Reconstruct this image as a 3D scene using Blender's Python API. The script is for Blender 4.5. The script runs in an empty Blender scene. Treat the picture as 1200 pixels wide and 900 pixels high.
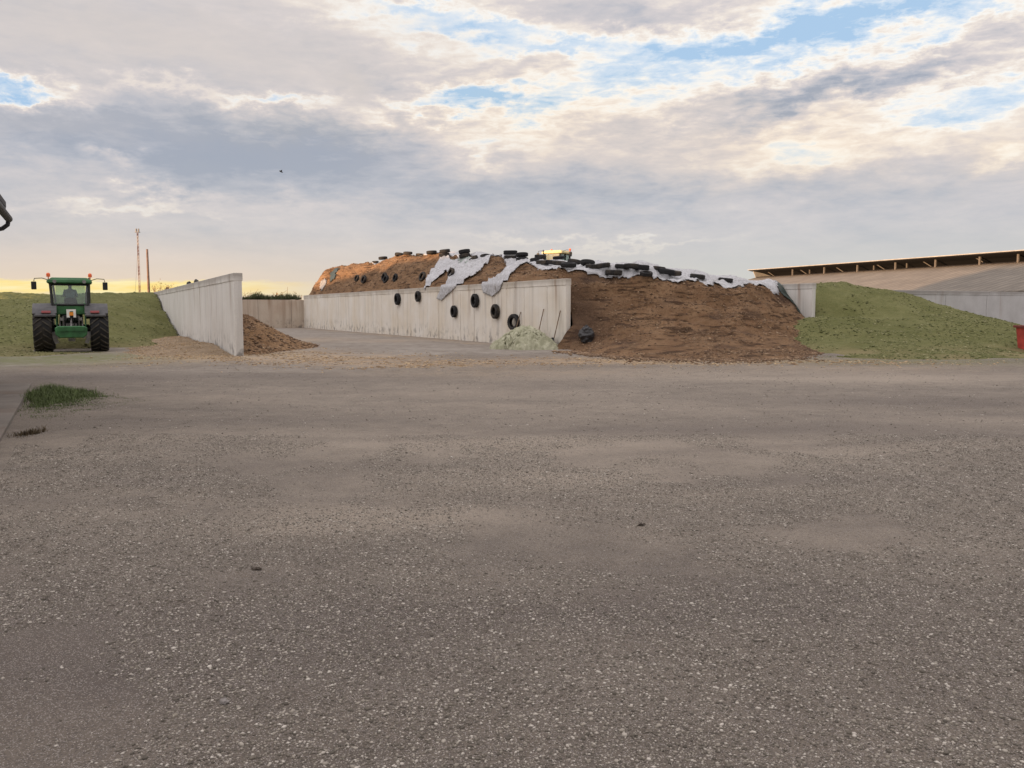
import bpy, bmesh, math, random
import numpy as np
from mathutils import Vector, Matrix
random.seed(7)
SC = bpy.context.scene
COL = SC.collection
R = math.radians

# ---------------------------------------------------------------- camera
CAM_H = 1.75
TH = math.atan(87/1000.0)
cd = bpy.data.cameras.new("camera")
cam = bpy.data.objects.new("camera", cd); COL.objects.link(cam)
cam.location = (0, 0, CAM_H)
cam.rotation_euler = (math.pi/2 - TH, 0, 0)
cd.sensor_width = 36.0
cd.lens = 36.0*1000/1200
cd.clip_start = 0.1; cd.clip_end = 20000
SC.camera = cam

def ray(px, py):
    """direction of the sight line through a pixel of the 1200x900 photograph"""
    x = (px-600)/1000.0; v = (450-py)/1000.0
    return Vector((x, math.cos(TH)+v*math.sin(TH), -math.sin(TH)+v*math.cos(TH)))
def at(px, py, Y):
    d = ray(px, py); t = Y/d.y
    return Vector((d.x*t, Y, CAM_H+d.z*t))
def gnd(px, py):
    d = ray(px, py); t = -CAM_H/d.z
    return Vector((d.x*t, d.y*t, 0))

# ---------------------------------------------------------------- sun, sky, exposure
SUN_AZ = math.atan2(-0.80, -0.60)          # x, y of the direction towards the sun
SUN_EL = R(4.0)
sd = bpy.data.lights.new("sun", 'SUN'); sd.energy = 5.0; sd.angle = R(0.5); sd.color = (1.0, 0.62, 0.34)
sun = bpy.data.objects.new("sun", sd); COL.objects.link(sun)
tosun = Vector((-0.80*math.cos(SUN_EL), -0.60*math.cos(SUN_EL), math.sin(SUN_EL)))
sun.rotation_euler = tosun.to_track_quat('Z', 'Y').to_euler()
sun.location = (-30, -20, 40)

SC.view_settings.view_transform = 'Standard'
SC.view_settings.look = 'None'
SC.view_settings.exposure = 1.0
SC.view_settings.gamma = 1.0
SC.view_settings.use_curve_mapping = False
SC.render.engine = 'CYCLES'
SC.cycles.max_bounces = 5
SC.cycles.diffuse_bounces = 3
SC.cycles.use_denoising = True

class X:
    """tiny expression wrapper over math nodes"""
    nt = None
    def __init__(s, sock): s.s = sock
    @staticmethod
    def m(op, *a, clamp=False):
        n = X.nt.nodes.new('ShaderNodeMath'); n.operation = op; n.use_clamp = clamp
        for i, v in enumerate(a):
            if isinstance(v, X): X.nt.links.new(v.s, n.inputs[i])
            else: n.inputs[i].default_value = v
        return X(n.outputs[0])
    def __add__(s, o): return X.m('ADD', s, o)
    def __radd__(s, o): return X.m('ADD', o, s)
    def __sub__(s, o): return X.m('SUBTRACT', s, o)
    def __rsub__(s, o): return X.m('SUBTRACT', o, s)
    def __mul__(s, o): return X.m('MULTIPLY', s, o)
    def __rmul__(s, o): return X.m('MULTIPLY', o, s)
    def __truediv__(s, o): return X.m('DIVIDE', s, o)
def srgb(r, g, b):
    f = lambda c: (c/255/12.92 if c/255 <= 0.04045 else ((c/255+0.055)/1.055)**2.4)
    return (f(r), f(g), f(b), 1.0)
def mixc(nt, f, a, b):
    n = nt.nodes.new('ShaderNodeMix'); n.data_type = 'RGBA'; n.clamp_factor = True
    for v, i in ((f, 0), (a, 6), (b, 7)):
        if isinstance(v, X): nt.links.new(v.s, n.inputs[i])
        elif hasattr(v, 'is_output'): nt.links.new(v, n.inputs[i])
        else: n.inputs[i].default_value = v
    return n.outputs[2]
def rampc(nt, f, stops, interp='LINEAR'):
    n = nt.nodes.new('ShaderNodeValToRGB'); n.color_ramp.interpolation = interp
    e = n.color_ramp.elements
    e[0].position, e[0].color = stops[0]; e[1].position, e[1].color = stops[-1]
    for p, c in stops[1:-1]:
        k = e.new(p); k.color = c
    nt.links.new(f.s if isinstance(f, X) else f, n.inputs[0])
    return n.outputs[0]

world = bpy.data.worlds.new("World"); SC.world = world
world.use_nodes = True
nt = world.node_tree; nt.nodes.clear(); X.nt = nt
wo = nt.nodes.new('ShaderNodeOutputWorld'); bg = nt.nodes.new('ShaderNodeBackground')
nt.links.new(bg.outputs[0], wo.inputs[0]); bg.inputs[1].default_value = 0.05
sky = nt.nodes.new('ShaderNodeTexSky'); sky.sky_type = 'NISHITA'; sky.sun_disc = False
sky.sun_elevation = SUN_EL; sky.sun_rotation = SUN_AZ
sky.air_density = 1.0; sky.dust_density = 1.0; sky.ozone_density = 2.0
tc = nt.nodes.new('ShaderNodeTexCoord')
sx = nt.nodes.new('ShaderNodeSeparateXYZ'); nt.links.new(tc.outputs['Generated'], sx.inputs[0])
dx, dy, dz = X(sx.outputs[0]), X(sx.outputs[1]), X(sx.outputs[2])
AZ = X.m('ARCTAN2', dx, dy); EL = X.m('ARCSINE', dz)
ELp = X.m('MAXIMUM', EL, 0.0)
def wnoise(scale, detail=6.0, rough=0.55, sxx=1.0, syy=1.0, off=0.0, dist=0.0, plane=True):
    cb = nt.nodes.new('ShaderNodeCombineXYZ')
    if plane:      # a flat cloud deck seen from below
        dn = X.m('MAXIMUM', dz, 0.0) + 0.16
        ax, ay = dx/dn, dy/dn
    else:
        ax, ay = AZ*3.0, EL*6.0
    for i, v in enumerate((ax*sxx, ay*syy)): nt.links.new(v.s, cb.inputs[i])
    cb.inputs[2].default_value = off
    n = nt.nodes.new('ShaderNodeTexNoise'); n.inputs['Scale'].default_value = scale
    n.inputs['Detail'].default_value = detail; n.inputs['Roughness'].default_value = rough
    n.inputs['Distortion'].default_value = dist
    nt.links.new(cb.outputs[0], n.inputs['Vector'])
    return X(n.outputs[0])
w1 = wnoise(2.2, 4, .6, off=3.1) - 0.5
w2 = wnoise(2.2, 4, .6, off=9.7) - 0.5
w3 = wnoise(9.0, 5, .6, off=1.7) - 0.5
v1 = wnoise(7.0, 6, .62, off=21.0, plane=False) - 0.5
v2 = wnoise(7.0, 6, .62, off=33.0, plane=False) - 0.5
A2 = AZ + w1*0.13 + v1*0.10
E2 = EL + w2*0.06 + v2*0.065
def blob(px, py, rx, ry, amp, rot=0.0):
    """a soft cloud mass or gap at the azimuth / elevation of a photo pixel"""
    d = ray(px, py).normalized()
    a0 = math.atan2(d.x, d.y); e0 = math.asin(d.z)
    c, s = math.cos(R(rot)), math.sin(R(rot))
    da, de = A2-a0, E2-e0
    u = (da*c + de*s)*(1000.0/rx); v = (de*c - da*s)*(1000.0/ry)
    q = u*u + v*v
    return X.m('EXPONENT', q*-1.0)*amp
fb = wnoise(1.5, 10, .60, sxx=0.9, syy=1.3, off=0.0, dist=0.3) - 0.5
fb3 = wnoise(4.2, 10, .60, sxx=0.8, syy=1.25, off=7.0, dist=0.5, plane=False) - 0.5
fb2 = wnoise(15.0, 9, .62, sxx=0.7, syy=1.3, off=5.0, dist=0.4, plane=False) - 0.5
D = fb*0.36 + fb3*0.58 + fb2*0.32 + 0.62
BL = [(590,30,130,12,-.30,4),(470,8,80,10,-.22,0),(22,102,70,12,-.25,0),(640,60,120,10,-.16,4),(1040,60,140,14,-.14,12),(930,40,330,70,-.14,6),(560,22,200,34,-.26,0),(500,125,190,22,-.14,0),(860,140,200,60,-.05,0),(1150,120,120,60,-.12,0),(30,104,90,16,-.20,0),  # px, py, rx, ry, amount (+ thick cloud, - gap), tilt
 (230,165,230,55,.34,0),(90,140,90,35,.16,0),(420,170,110,35,.16,-8),(330,210,260,30,.10,0),
 (150,45,260,42,.12,0),(640,14,150,16,.30,0),(780,22,90,14,.22,0),
 (15,103,42,11,-.55,0),(190,101,90,6,-.30,0),(330,112,60,9,-.50,4),(505,124,60,12,-.36,0),(585,120,60,13,-.40,0),(560,170,60,14,-.30,0),
 (480,12,90,14,-.30,0),(560,40,60,14,-.22,0),
 (430,92,34,16,.22,0),(620,75,70,24,.10,0),
 (700,88,130,16,-.24,8),(860,48,130,24,-.40,10),(1010,18,140,16,-.42,6),(940,66,130,14,-.30,14),(1100,42,70,12,-.34,12),(680,48,90,9,-.26,6),(1150,8,70,10,-.3,0),(760,100,90,10,-.22,6),
 (1180,100,60,20,-.36,0),(1105,128,60,12,-.30,0),(1020,112,70,8,-.22,8),(1170,55,50,12,-.18,0),
 (1000,88,110,20,.34,14),(900,120,120,18,.22,8),(1130,70,60,14,.22,10),(1060,165,130,14,-.10,6),
 (920,172,95,22,-.28,0),(1190,182,32,16,-.34,0),(610,150,75,34,-.16,0),(780,125,120,20,-.10,4),
 (700,190,120,26,.06,0),(900,225,260,24,.17,0),(650,215,120,18,.12,0),
 (195,233,52,9,-.34,3),(110,242,70,7,-.24,4),(135,193,22,8,-.28,0),(330,242,50,9,-.12,0),
 (560,240,200,20,.10,0),(640,282,90,5,-.22,0),(760,284,70,4,-.24,0),(60,270,200,14,.06,0),
]
for b in BL: D = D + blob(*b)
D = D + fb2*blob(1000,70,330,80,.75,8) + fb2*blob(520,120,170,45,.6)
lowfade = X.m('SMOOTH_MIN', EL*11.0, 1.0, 0.2, clamp=True)
D = (D-0.72)*(lowfade*0.85+0.15) + 0.72
K = 10.0
def sk(r, g, b):
    c = srgb(r, g, b); return (c[0], c[1], c[2], 1)
cloud = rampc(nt, D, [(0.10, sk(232,240,248)), (0.28, sk(255,251,244)), (0.42, sk(240,230,221)), (0.56, sk(218,211,211)),
                      (0.70, sk(203,200,204)), (0.84, sk(184,187,197)), (1.0, sk(162,170,185))])
# thin cloud lets the sky behind show
cov = X.m('MULTIPLY', D+0.08, 2.1, clamp=True)
cov = cov*(2.0-cov)
sc = nt.nodes.new('ShaderNodeVectorMath'); sc.operation = 'SCALE'; sc.inputs[3].default_value = K
nt.links.new(cloud, sc.inputs[0])
# warmth: clouds over the lit side of the sky
warm = blob(930,170,150,40,.55) + blob(640,140,140,50,.45) + blob(1180,180,50,25,.5) + blob(380,145,130,20,.3)
# horizon layers
hz = rampc(nt, EL*4.0, [(0.0, sk(240,216,180)), (0.10, sk(240,217,187)), (0.22, sk(230,213,194)), (0.36, sk(209,205,200)), (0.6, sk(196,196,196)), (1.0, sk(196,196,196))])
hzr = rampc(nt, EL*4.0, [(0.0, sk(214,212,200)), (0.15, sk(208,208,200)), (0.4, sk(192,196,200)), (1.0, sk(192,194,198))])
side = X.m('MULTIPLY', AZ+0.35, 1.7, clamp=True)
hcol = mixc(nt, side, hz, hzr)
hs = nt.nodes.new('ShaderNodeVectorMath'); hs.operation = 'SCALE'; hs.inputs[3].default_value = K
nt.links.new(hcol, hs.inputs[0])
hfac = X.m('SUBTRACT', 1.08, X.m('MULTIPLY', ELp, 6.2), clamp=True)
skyb = mixc(nt, 0.86, sky.outputs[0], tuple(c*K for c in sk(182,214,246)[:3])+(1,))
c1 = mixc(nt, cov, skyb, sc.outputs[0])
wm = nt.nodes.new('ShaderNodeMix'); wm.data_type = 'RGBA'; wm.blend_type = 'MULTIPLY'
nt.links.new(X.m('MULTIPLY', warm, 1.0, clamp=True).s, wm.inputs[0]); nt.links.new(c1, wm.inputs[6]); wm.inputs[7].default_value = (1.14, 1.03, 0.86, 1)
pale = blob(170,45,300,48,.75) + blob(700,175,240,40,.35) + blob(420,95,40,20,.5) + blob(60,145,120,20,.25)
wm2 = mixc(nt, X.m('MULTIPLY', pale, 1.0, clamp=True)*cov, wm.outputs[2], tuple(c*K for c in sk(216,207,202)[:3])+(1,))
c2 = mixc(nt, hfac*0.85, wm2, hs.outputs[0])
# the clear gap low over the fields, bright yellow, on the left half of the horizon
d0 = ray(100, 333).normalized().z
def sstep_(x, lo, hi): return X.m('MULTIPLY', (x-lo), 1.0/(hi-lo), clamp=True)
edge = EL + w3*0.012
band = X.m('SUBTRACT', 1.0, X.m('MULTIPLY', X.m('ABSOLUTE', edge - 0.0235), 110.0), clamp=True)
band = X.m('MULTIPLY', band*2.6, 1.0, clamp=True)
bs = X.m('SUBTRACT', 1.0, X.m('MULTIPLY', X.m('ABSOLUTE', AZ+0.55), 2.9), clamp=True)
bs = X.m('MULTIPLY', bs*2.5, 1.0, clamp=True)
bn = wnoise(16.0, 4, .6, sxx=.35, syy=1.6, off=2.0, plane=False)
bcol = mixc(nt, sstep_(bn, .35, .65), tuple(c*K for c in sk(255,226,142)[:3])+(1,), tuple(c*K for c in sk(255,240,184)[:3])+(1,))
c3 = mixc(nt, band*bs, c2, bcol)
# gain added to the unseen sky overhead and sunward, to lift the yard light
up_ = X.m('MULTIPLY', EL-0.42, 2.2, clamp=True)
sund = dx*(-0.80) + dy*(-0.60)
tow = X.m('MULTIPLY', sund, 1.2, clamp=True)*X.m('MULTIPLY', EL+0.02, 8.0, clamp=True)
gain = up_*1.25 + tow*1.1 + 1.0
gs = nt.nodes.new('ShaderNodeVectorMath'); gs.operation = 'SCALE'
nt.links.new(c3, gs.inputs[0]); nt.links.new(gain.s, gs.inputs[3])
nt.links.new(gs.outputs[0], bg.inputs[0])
world.cycles.sampling_method = 'MANUAL'; world.cycles.sample_map_resolution = 512

# ---------------------------------------------------------------- helpers
def link_obj(name, me, mats, parent=None):
    o = bpy.data.objects.new(name, me); COL.objects.link(o)
    for m in (mats if isinstance(mats, (list, tuple)) else [mats]): me.materials.append(m)
    if parent is not None: o.parent = parent
    return o
def tag(o, label=None, cat=None, group=None, kind=None):
    if label: o["label"] = label
    if cat: o["category"] = cat
    if group: o["group"] = group
    if kind: o["kind"] = kind
    return o
def empty(name, loc, rz=0.0):
    o = bpy.data.objects.new(name, None); COL.objects.link(o)
    o.location = loc; o.rotation_euler = (0, 0, rz); o.empty_display_size = 0.3
    return o
def copy_tree(o, parent=None):
    c = o.copy(); COL.objects.link(c)
    if parent is not None: c.parent = parent
    for ch in list(o.children): copy_tree(ch, c)
    return c

class MB:
    def __init__(s): s.v = []; s.f = []; s.mi = []; s.cur = 0
    def add(s, vs, fs):
        b = len(s.v); s.v += [tuple(v) for v in vs]; s.f += [tuple(b+i for i in f) for f in fs]
        s.mi += [s.cur]*len(fs); return s
    def box(s, c, d, M=None, taper=1.0):
        x, y, z = d[0]/2, d[1]/2, d[2]/2
        vs = [Vector((sx*x*(taper if sz > 0 else 1), sy*y*(taper if sz > 0 else 1), sz*z)) for sz in (-1, 1) for sx, sy in ((-1,-1),(1,-1),(1,1),(-1,1))]
        if M is not None: vs = [M @ v for v in vs]
        vs = [v + Vector(c) for v in vs]
        return s.add(vs, [(3,2,1,0),(4,5,6,7),(0,1,5,4),(1,2,6,5),(2,3,7,6),(3,0,4,7)])
    def tube(s, pts, r, n=8, caps=True, rs=None):
        pts = [Vector(p) for p in pts]; rings = []
        up = Vector((0.0123, 0.0345, 1)).normalized()
        for i, p in enumerate(pts):
            t = (pts[min(i+1, len(pts)-1)] - pts[max(i-1, 0)]).normalized()
            a = t.cross(up)
            if a.length < 1e-3: a = t.cross(Vector((1, 0, 0)))
            a.normalize(); b = a.cross(t)
            rr = rs[i] if rs else r
            rings.append([p + (a*math.cos(2*math.pi*k/n) + b*math.sin(2*math.pi*k/n))*rr for k in range(n)])
        vs = [v for ring in rings for v in ring]; fs = []
        for i in range(len(pts)-1):
            for k in range(n):
                fs.append((i*n+k, i*n+(k+1) % n, (i+1)*n+(k+1) % n, (i+1)*n+k))
        if caps: fs += [tuple(range(n))[::-1], tuple(range((len(pts)-1)*n, len(pts)*n))]
        return s.add(vs, fs)
    def lathe(s, prof, n=24, M=None, close=True):
        """profile of (radius, axis x) turned about the local x axis"""
        m = len(prof); vs = []
        for k in range(n):
            a = 2*math.pi*k/n
            for r, x in prof: vs.append(Vector((x, r*math.cos(a), r*math.sin(a))))
        if M is not None: vs = [M @ v for v in vs]
        fs = []
        for k in range(n):
            for j in range(m if close else m-1):
                a, b = k*m+j, k*m+(j+1) % m
                c, d = ((k+1) % n)*m+(j+1) % m, ((k+1) % n)*m+j
                fs.append((a, b, c, d))
        return s.add(vs, fs)
    def prism(s, poly, ax, d, M=None):
        """2D polygon extruded by +-d/2 along axis ax (0=x,1=y,2=z)"""
        n = len(poly); vs = []
        for sg in (-1, 1):
            for p in poly:
                q = [0, 0, 0]; q[ax] = sg*d/2; o = [i for i in range(3) if i != ax]
                q[o[0]], q[o[1]] = p; vs.append(Vector(q))
        if M is not None: vs = [M @ v for v in vs]
        fs = [tuple(range(n))[::-1], tuple(range(n, 2*n))] + [(i, (i+1) % n, n+(i+1) % n, n+i) for i in range(n)]
        return s.add(vs, fs)
    def build(s, name, mat, parent=None, smooth=False, bevel=0.0, auto=None):
        me = bpy.data.meshes.new(name); me.from_pydata(s.v, [], s.f); 
        o = link_obj(name, me, mat, parent)
        if any(s.mi): me.polygons.foreach_set('material_index', s.mi)
        bm = bmesh.new(); bm.from_mesh(me)
        bmesh.ops.recalc_face_normals(bm, faces=bm.faces)
        if bevel > 0:
            es = [e for e in bm.edges if e.is_manifold and len(e.link_faces) == 2 and e.calc_face_angle(0) > 0.6]
            bmesh.ops.bevel(bm, geom=es, offset=bevel, segments=1, affect='EDGES', clamp_overlap=True)
        if auto is not None:
            for f in bm.faces: f.smooth = True
            for e in bm.edges:
                if e.calc_face_angle(0) > auto: e.smooth = False
        elif smooth:
            for f in bm.faces: f.smooth = True
        bm.to_mesh(me); bm.free()
        return o

# numpy value noise ------------------------------------------------
_rs = np.random.RandomState(11); _T = _rs.rand(256, 256).astype(np.float64)
def vn(x, y):
    xi = np.floor(x).astype(int); yi = np.floor(y).astype(int)
    fx = x-xi; fy = y-yi; fx = fx*fx*(3-2*fx); fy = fy*fy*(3-2*fy)
    a = _T[xi & 255, yi & 255]; b = _T[(xi+1) & 255, yi & 255]; c = _T[xi & 255, (yi+1) & 255]; d = _T[(xi+1) & 255, (yi+1) & 255]
    return (a*(1-fx)+b*fx)*(1-fy)+(c*(1-fx)+d*fx)*fy - 0.5
def fbm(x, y, oct=4, ga=0.5):
    s = 0; a = 1.0
    for i in range(oct):
        s = s + a*vn(x+17.3*i, y-9.1*i); x = x*2.03; y = y*2.03; a *= ga
    return s
def ridge(x, y, oct=3):
    s = 0; a = 1.0
    for i in range(oct):
        s = s + a*(0.5-2*np.abs(vn(x+7.7*i, y+3.3*i))); x = x*2.1; y = y*2.1; a *= 0.5
    return s
class RBF:
    def __init__(s, P):
        P = np.array(P, float); s.P = P[:, :2]; z = P[:, 2]; n = len(P)
        d = np.sqrt(((s.P[:, None]-s.P[None])**2).sum(-1)); A = np.ones((n+1, n+1)); A[:n, :n] = d - 1e-3*np.eye(n); A[n, n] = 0
        s.w = np.linalg.solve(A, np.append(z, 0))
    def __call__(s, x, y):
        x = np.asarray(x, float); y = np.asarray(y, float); o = np.full(x.shape, s.w[-1])
        for (px, py), w in zip(s.P, s.w[:-1]): o = o + w*np.sqrt((x-px)**2+(y-py)**2+0.04)
        return o
def grid_mesh(name, XX, YY, ZZ, keep, mat, parent=None, attrs=None, smooth=True):
    ny, nx = XX.shape
    idx = np.arange(nx*ny).reshape(ny, nx)
    q = np.stack([idx[:-1, :-1], idx[:-1, 1:], idx[1:, 1:], idx[1:, :-1]], -1).reshape(-1, 4)
    if keep is not None:
        kk = keep.reshape(-1)[q]; q = q[kk.all(1)]
    used = np.unique(q); remap = -np.ones(nx*ny, int); remap[used] = np.arange(len(used)); q = remap[q]
    co = np.stack([XX, YY, ZZ], -1).reshape(-1, 3)[used]
    me = bpy.data.meshes.new(name); me.vertices.add(len(co)); me.vertices.foreach_set('co', co.ravel())
    me.loops.add(q.size); me.loops.foreach_set('vertex_index', q.ravel().astype(np.int32))
    me.polygons.add(len(q)); me.polygons.foreach_set('loop_start', np.arange(0, q.size, 4, dtype=np.int32))
    if smooth: me.polygons.foreach_set('use_smooth', np.ones(len(q), bool))
    me.update(calc_edges=True); me.validate()
    if attrs:
        for an, arr in attrs.items():
            at_ = me.attributes.new(an, 'FLOAT', 'POINT'); at_.data.foreach_set('value', np.asarray(arr, float).reshape(-1)[used].astype(np.float32))
    return link_obj(name, me, mat, parent)

# ---------------------------------------------------------------- materials
def newmat(name):
    m = bpy.data.materials.new(name); m.use_nodes = True
    nt = m.node_tree; nt.nodes.clear(); X.nt = nt
    out = nt.nodes.new('ShaderNodeOutputMaterial'); b = nt.nodes.new('ShaderNodeBsdfPrincipled')
    nt.links.new(b.outputs[0], out.inputs[0]); b.inputs['Roughness'].default_value = 0.9
    b.inputs['Specular IOR Level'].default_value = 0.25
    return m, nt, b
def tex(nt, scale, detail=4, rough=.55, vec=None, sc=(1,1,1), kind='noise', coord='Object', dist=0.0, feature='F1', out=None):
    t = nt.nodes.new('ShaderNodeTexCoord'); mp = nt.nodes.new('ShaderNodeMapping'); mp.inputs['Scale'].default_value = sc
    nt.links.new(t.outputs[coord], mp.inputs[0])
    if kind == 'noise':
        n = nt.nodes.new('ShaderNodeTexNoise'); n.inputs['Scale'].default_value = scale
        n.inputs['Detail'].default_value = detail; n.inputs['Roughness'].default_value = rough; n.inputs['Distortion'].default_value = dist
        nt.links.new(mp.outputs[0], n.inputs['Vector']); return X(n.outputs[0])
    n = nt.nodes.new('ShaderNodeTexVoronoi'); n.inputs['Scale'].default_value = scale; n.feature = feature
    nt.links.new(mp.outputs[0], n.inputs['Vector'])
    return n
def attr(nt, name):
    a = nt.nodes.new('ShaderNodeAttribute'); a.attribute_name = name; return X(a.outputs['Fac'])
def bump(nt, b, h, strength=.5, dist=.02, prev=None):
    n = nt.nodes.new('ShaderNodeBump'); n.inputs['Strength'].default_value = strength; n.inputs['Distance'].default_value = dist
    nt.links.new(h.s if isinstance(h, X) else h, n.inputs['Height'])
    if prev is not None: nt.links.new(prev, n.inputs['Normal'])
    nt.links.new(n.outputs[0], b.inputs['Normal']); return n.outputs[0]
def sstep(x, lo, hi):
    return X.m('MULTIPLY', (x-lo), 1.0/(hi-lo), clamp=True)
def plain(name, col, rough=.6, metal=0.0, var=.25, vs=6.0, spec=.3, bmp=0.0):
    m, nt, b = newmat(name)
    n = tex(nt, vs, 5)
    c = mixc(nt, sstep(n, .3, .7), tuple(x*(1-var) for x in col)+(1,), tuple(min(1, x*(1+var)) for x in col)+(1,))
    nt.links.new(c, b.inputs['Base Color']); b.inputs['Roughness'].default_value = rough
    b.inputs['Metallic'].default_value = metal; b.inputs['Specular IOR Level'].default_value = spec
    if bmp: bump(nt, b, n, .5, bmp)
    return m
M = {}
# concrete of the bunker walls: vertical casting streaks, stains, dirt near the foot
def concrete(name, base, dark, warm, streak=.6, foot=True):
    m, nt, b = newmat(name)
    t = nt.nodes.new('ShaderNodeTexCoord'); se = nt.nodes.new('ShaderNodeSeparateXYZ'); nt.links.new(t.outputs['Object'], se.inputs[0])
    z = X(se.outputs[2])
    big = tex(nt, .55, 5, .6)
    st = tex(nt, 1.0, 5, .65, sc=(2.6, 2.6, .16))
    st2 = tex(nt, 1.0, 4, .7, sc=(7.0, 7.0, .25))
    gr = tex(nt, 34, 3, .6)
    c = mixc(nt, sstep(big, .35, .7), base, warm)
    c = mixc(nt, sstep(st, .50, .72)*streak, c, dark)
    c = mixc(nt, sstep(st2, .56, .74)*(streak*.7), c, dark)
    rust = tex(nt, 1.0, 3, .6, sc=(1.7, 1.7, .10))
    c = mixc(nt, sstep(rust, .58, .70)*sstep(z, .3, 3.0)*.6, c, (.20, .10, .045, 1))
    if foot:
        sp = tex(nt, 2.3, 5, .6, sc=(1, 1, .8))
        c = mixc(nt, sstep(sp, .50, .64)*X.m('SUBTRACT', 1.0, sstep(z, .1, 1.0), clamp=True)*.75, c, (.10, .09, .085, 1))
    top = X.m('SUBTRACT', sstep(z + big*.5, 3.05, 3.3), 0.0, clamp=True)
    c = mixc(nt, top*.5, c, (.16, .13, .10, 1))
    c = mixc(nt, sstep(gr, .35, .65)*.25, c, dark)
    nt.links.new(c, b.inputs['Base Color']); b.inputs['Roughness'].default_value = .92
    bump(nt, b, st2*.5+gr*.5, .35, .012)
    return m
M['conc'] = concrete('weathered_concrete', (.68,.645,.58,1), (.40,.37,.325,1), (.60,.53,.42,1), .6)
M['conc_grey'] = concrete('grey_concrete', (.66,.64,.60,1), (.40,.385,.36,1), (.58,.55,.50,1), .55)
M['conc_smooth'] = concrete('smooth_grey_concrete', (.52,.51,.495,1), (.33,.33,.33,1), (.40,.385,.37,1), .12, foot=False)
M['conc_brown'] = concrete('brown_stained_concrete', (.50,.43,.35,1), (.28,.22,.17,1), (.44,.35,.27,1), .6)
M['joint'] = plain('joint_filler', (.11,.10,.09), .95, var=.3)
# gravel ground
def ground_mat():
    m, nt, b = newmat('gravel_yard')
    straw, dust, dark, conc, green = (attr(nt, k) for k in ('straw', 'dust', 'dark', 'conc', 'green'))
    big = tex(nt, .35, 6, .6); mid = tex(nt, 2.2, 6, .62); fine = tex(nt, 22, 5, .65)
    vo = tex(nt, 70, kind='vor'); vo2 = tex(nt, 150, kind='vor')
    vc = nt.nodes.new('ShaderNodeSeparateColor'); nt.links.new(vo.outputs['Color'], vc.inputs[0])
    vc2 = nt.nodes.new('ShaderNodeSeparateColor'); nt.links.new(vo2.outputs['Color'], vc2.inputs[0])
    s1, s2 = X(vc.outputs[0]), X(vc2.outputs[0]); d1, d2 = X(vo.outputs['Distance']), X(vo2.outputs['Distance'])
    c = mixc(nt, sstep(big*.5+mid*.5, .36, .64), (.102,.085,.068,1), (.212,.179,.142,1))
    c = mixc(nt, X.m('MULTIPLY', dust*(mid+.45), 1.0, clamp=True), c, (.285,.240,.190,1))
    c = mixc(nt, X.m('MULTIPLY', dark*(mid+.5), 1.0, clamp=True), c, (.095,.078,.067,1))
    # stones: light and dark grains bedded in dirt
    g = X.m('SUBTRACT', 1.0, dust*.55, clamp=True)
    fm = sstep(fine, .40, .60)
    c = mixc(nt, sstep(s1, .78, .84)*sstep(.46-d1*1.0, .0, .12)*(fm*.7+.3)*g*.7, c, (.38,.34,.30,1))
    c = mixc(nt, sstep(s2, .62, .70)*sstep(.46-d2*1.0, .0, .12)*g*.8, c, (.36,.33,.305,1))
    c = mixc(nt, sstep(.20-s2, .0, .05)*g*.75, c, (.07,.06,.053,1))
    c = mixc(nt, sstep(fine, .52, .68)*.40, c, (.085,.073,.065,1))
    # concrete floor of the bays
    cc = mixc(nt, sstep(mid*.6+big*.4, .40, .60), (.165,.138,.112,1), (.255,.228,.195,1))
    c = mixc(nt, conc, c, cc)
    sn = tex(nt, 3.0, 7, .72, sc=(.55, 1.6, 1))
    st = X.m('MULTIPLY', X.m('MAXIMUM', straw, 0.0)*2.2*sstep(sn, .42, .62), 1.0, clamp=True)
    c = mixc(nt, st*.85, c, mixc(nt, sstep(fine, .35, .65), (.27,.185,.11,1), (.45,.335,.21,1)))
    c = mixc(nt, X.m('MULTIPLY', green*1.6*sstep(sn, .38, .60), 1.0, clamp=True), c, (.13,.135,.06,1))
    nt.links.new(c, b.inputs['Base Color'])
    h = sstep(.5-d1, .0, .5)*sstep(s1, .3, 1.0)*.6 + sstep(.5-d2, .0, .5)*s2*.3 + fine*.5
    k = X.m('SUBTRACT', 1.0, conc*.8, clamp=True)
    n1 = bump(nt, b, h*k, .8, .018); bump(nt, b, mid*k, .5, .07, n1)
    b.inputs['Roughness'].default_value = .95
    return m
M['ground'] = ground_mat()
def heap_mat(name, c1, c2, c3, dark, sc=1.0, bd=.08, strata=0.0, extra=None):
    m, nt, b = newmat(name)
    big = tex(nt, .6*sc, 6, .6); mid = tex(nt, 3.0*sc, 6, .65); fine = tex(nt, 26*sc, 5, .7, sc=(1, 1, 1.6)); ff = tex(nt, 80*sc, 3, .7)
    c = mixc(nt, sstep(big, .36, .62), c1, c2)
    c = mixc(nt, sstep(mid, .48, .66)*.7, c, c3)
    if strata:
        s_ = tex(nt, 1.0, 6, .62, sc=(.9, .9, 5.5), dist=.6)
        c = mixc(nt, sstep(s_, .52, .62)*strata, c, dark)
    if extra:
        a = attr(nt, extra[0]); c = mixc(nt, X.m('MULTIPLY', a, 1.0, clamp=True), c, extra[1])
    c = mixc(nt, sstep(fine, .50, .70)*.55, c, dark)
    c = mixc(nt, sstep(ff, .56, .70)*.5, c, tuple(min(1, v*1.9) for v in c2[:3])+(1,))
    nt.links.new(c, b.inputs['Base Color'])
    n1 = bump(nt, b, mid, .8, bd*1.6); bump(nt, b, fine*.6+ff*.4, .9, bd*.5, n1)
    b.inputs['Roughness'].default_value = .95; b.inputs['Specular IOR Level'].default_value = .1
    return m
M['brown'] = heap_mat('maize_silage_brown', (.185,.108,.058,1), (.285,.178,.100,1), (.20,.108,.057,1), (.050,.028,.017,1), strata=.9, bd=.18, extra=('dk', (.07,.045,.034,1)))
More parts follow.
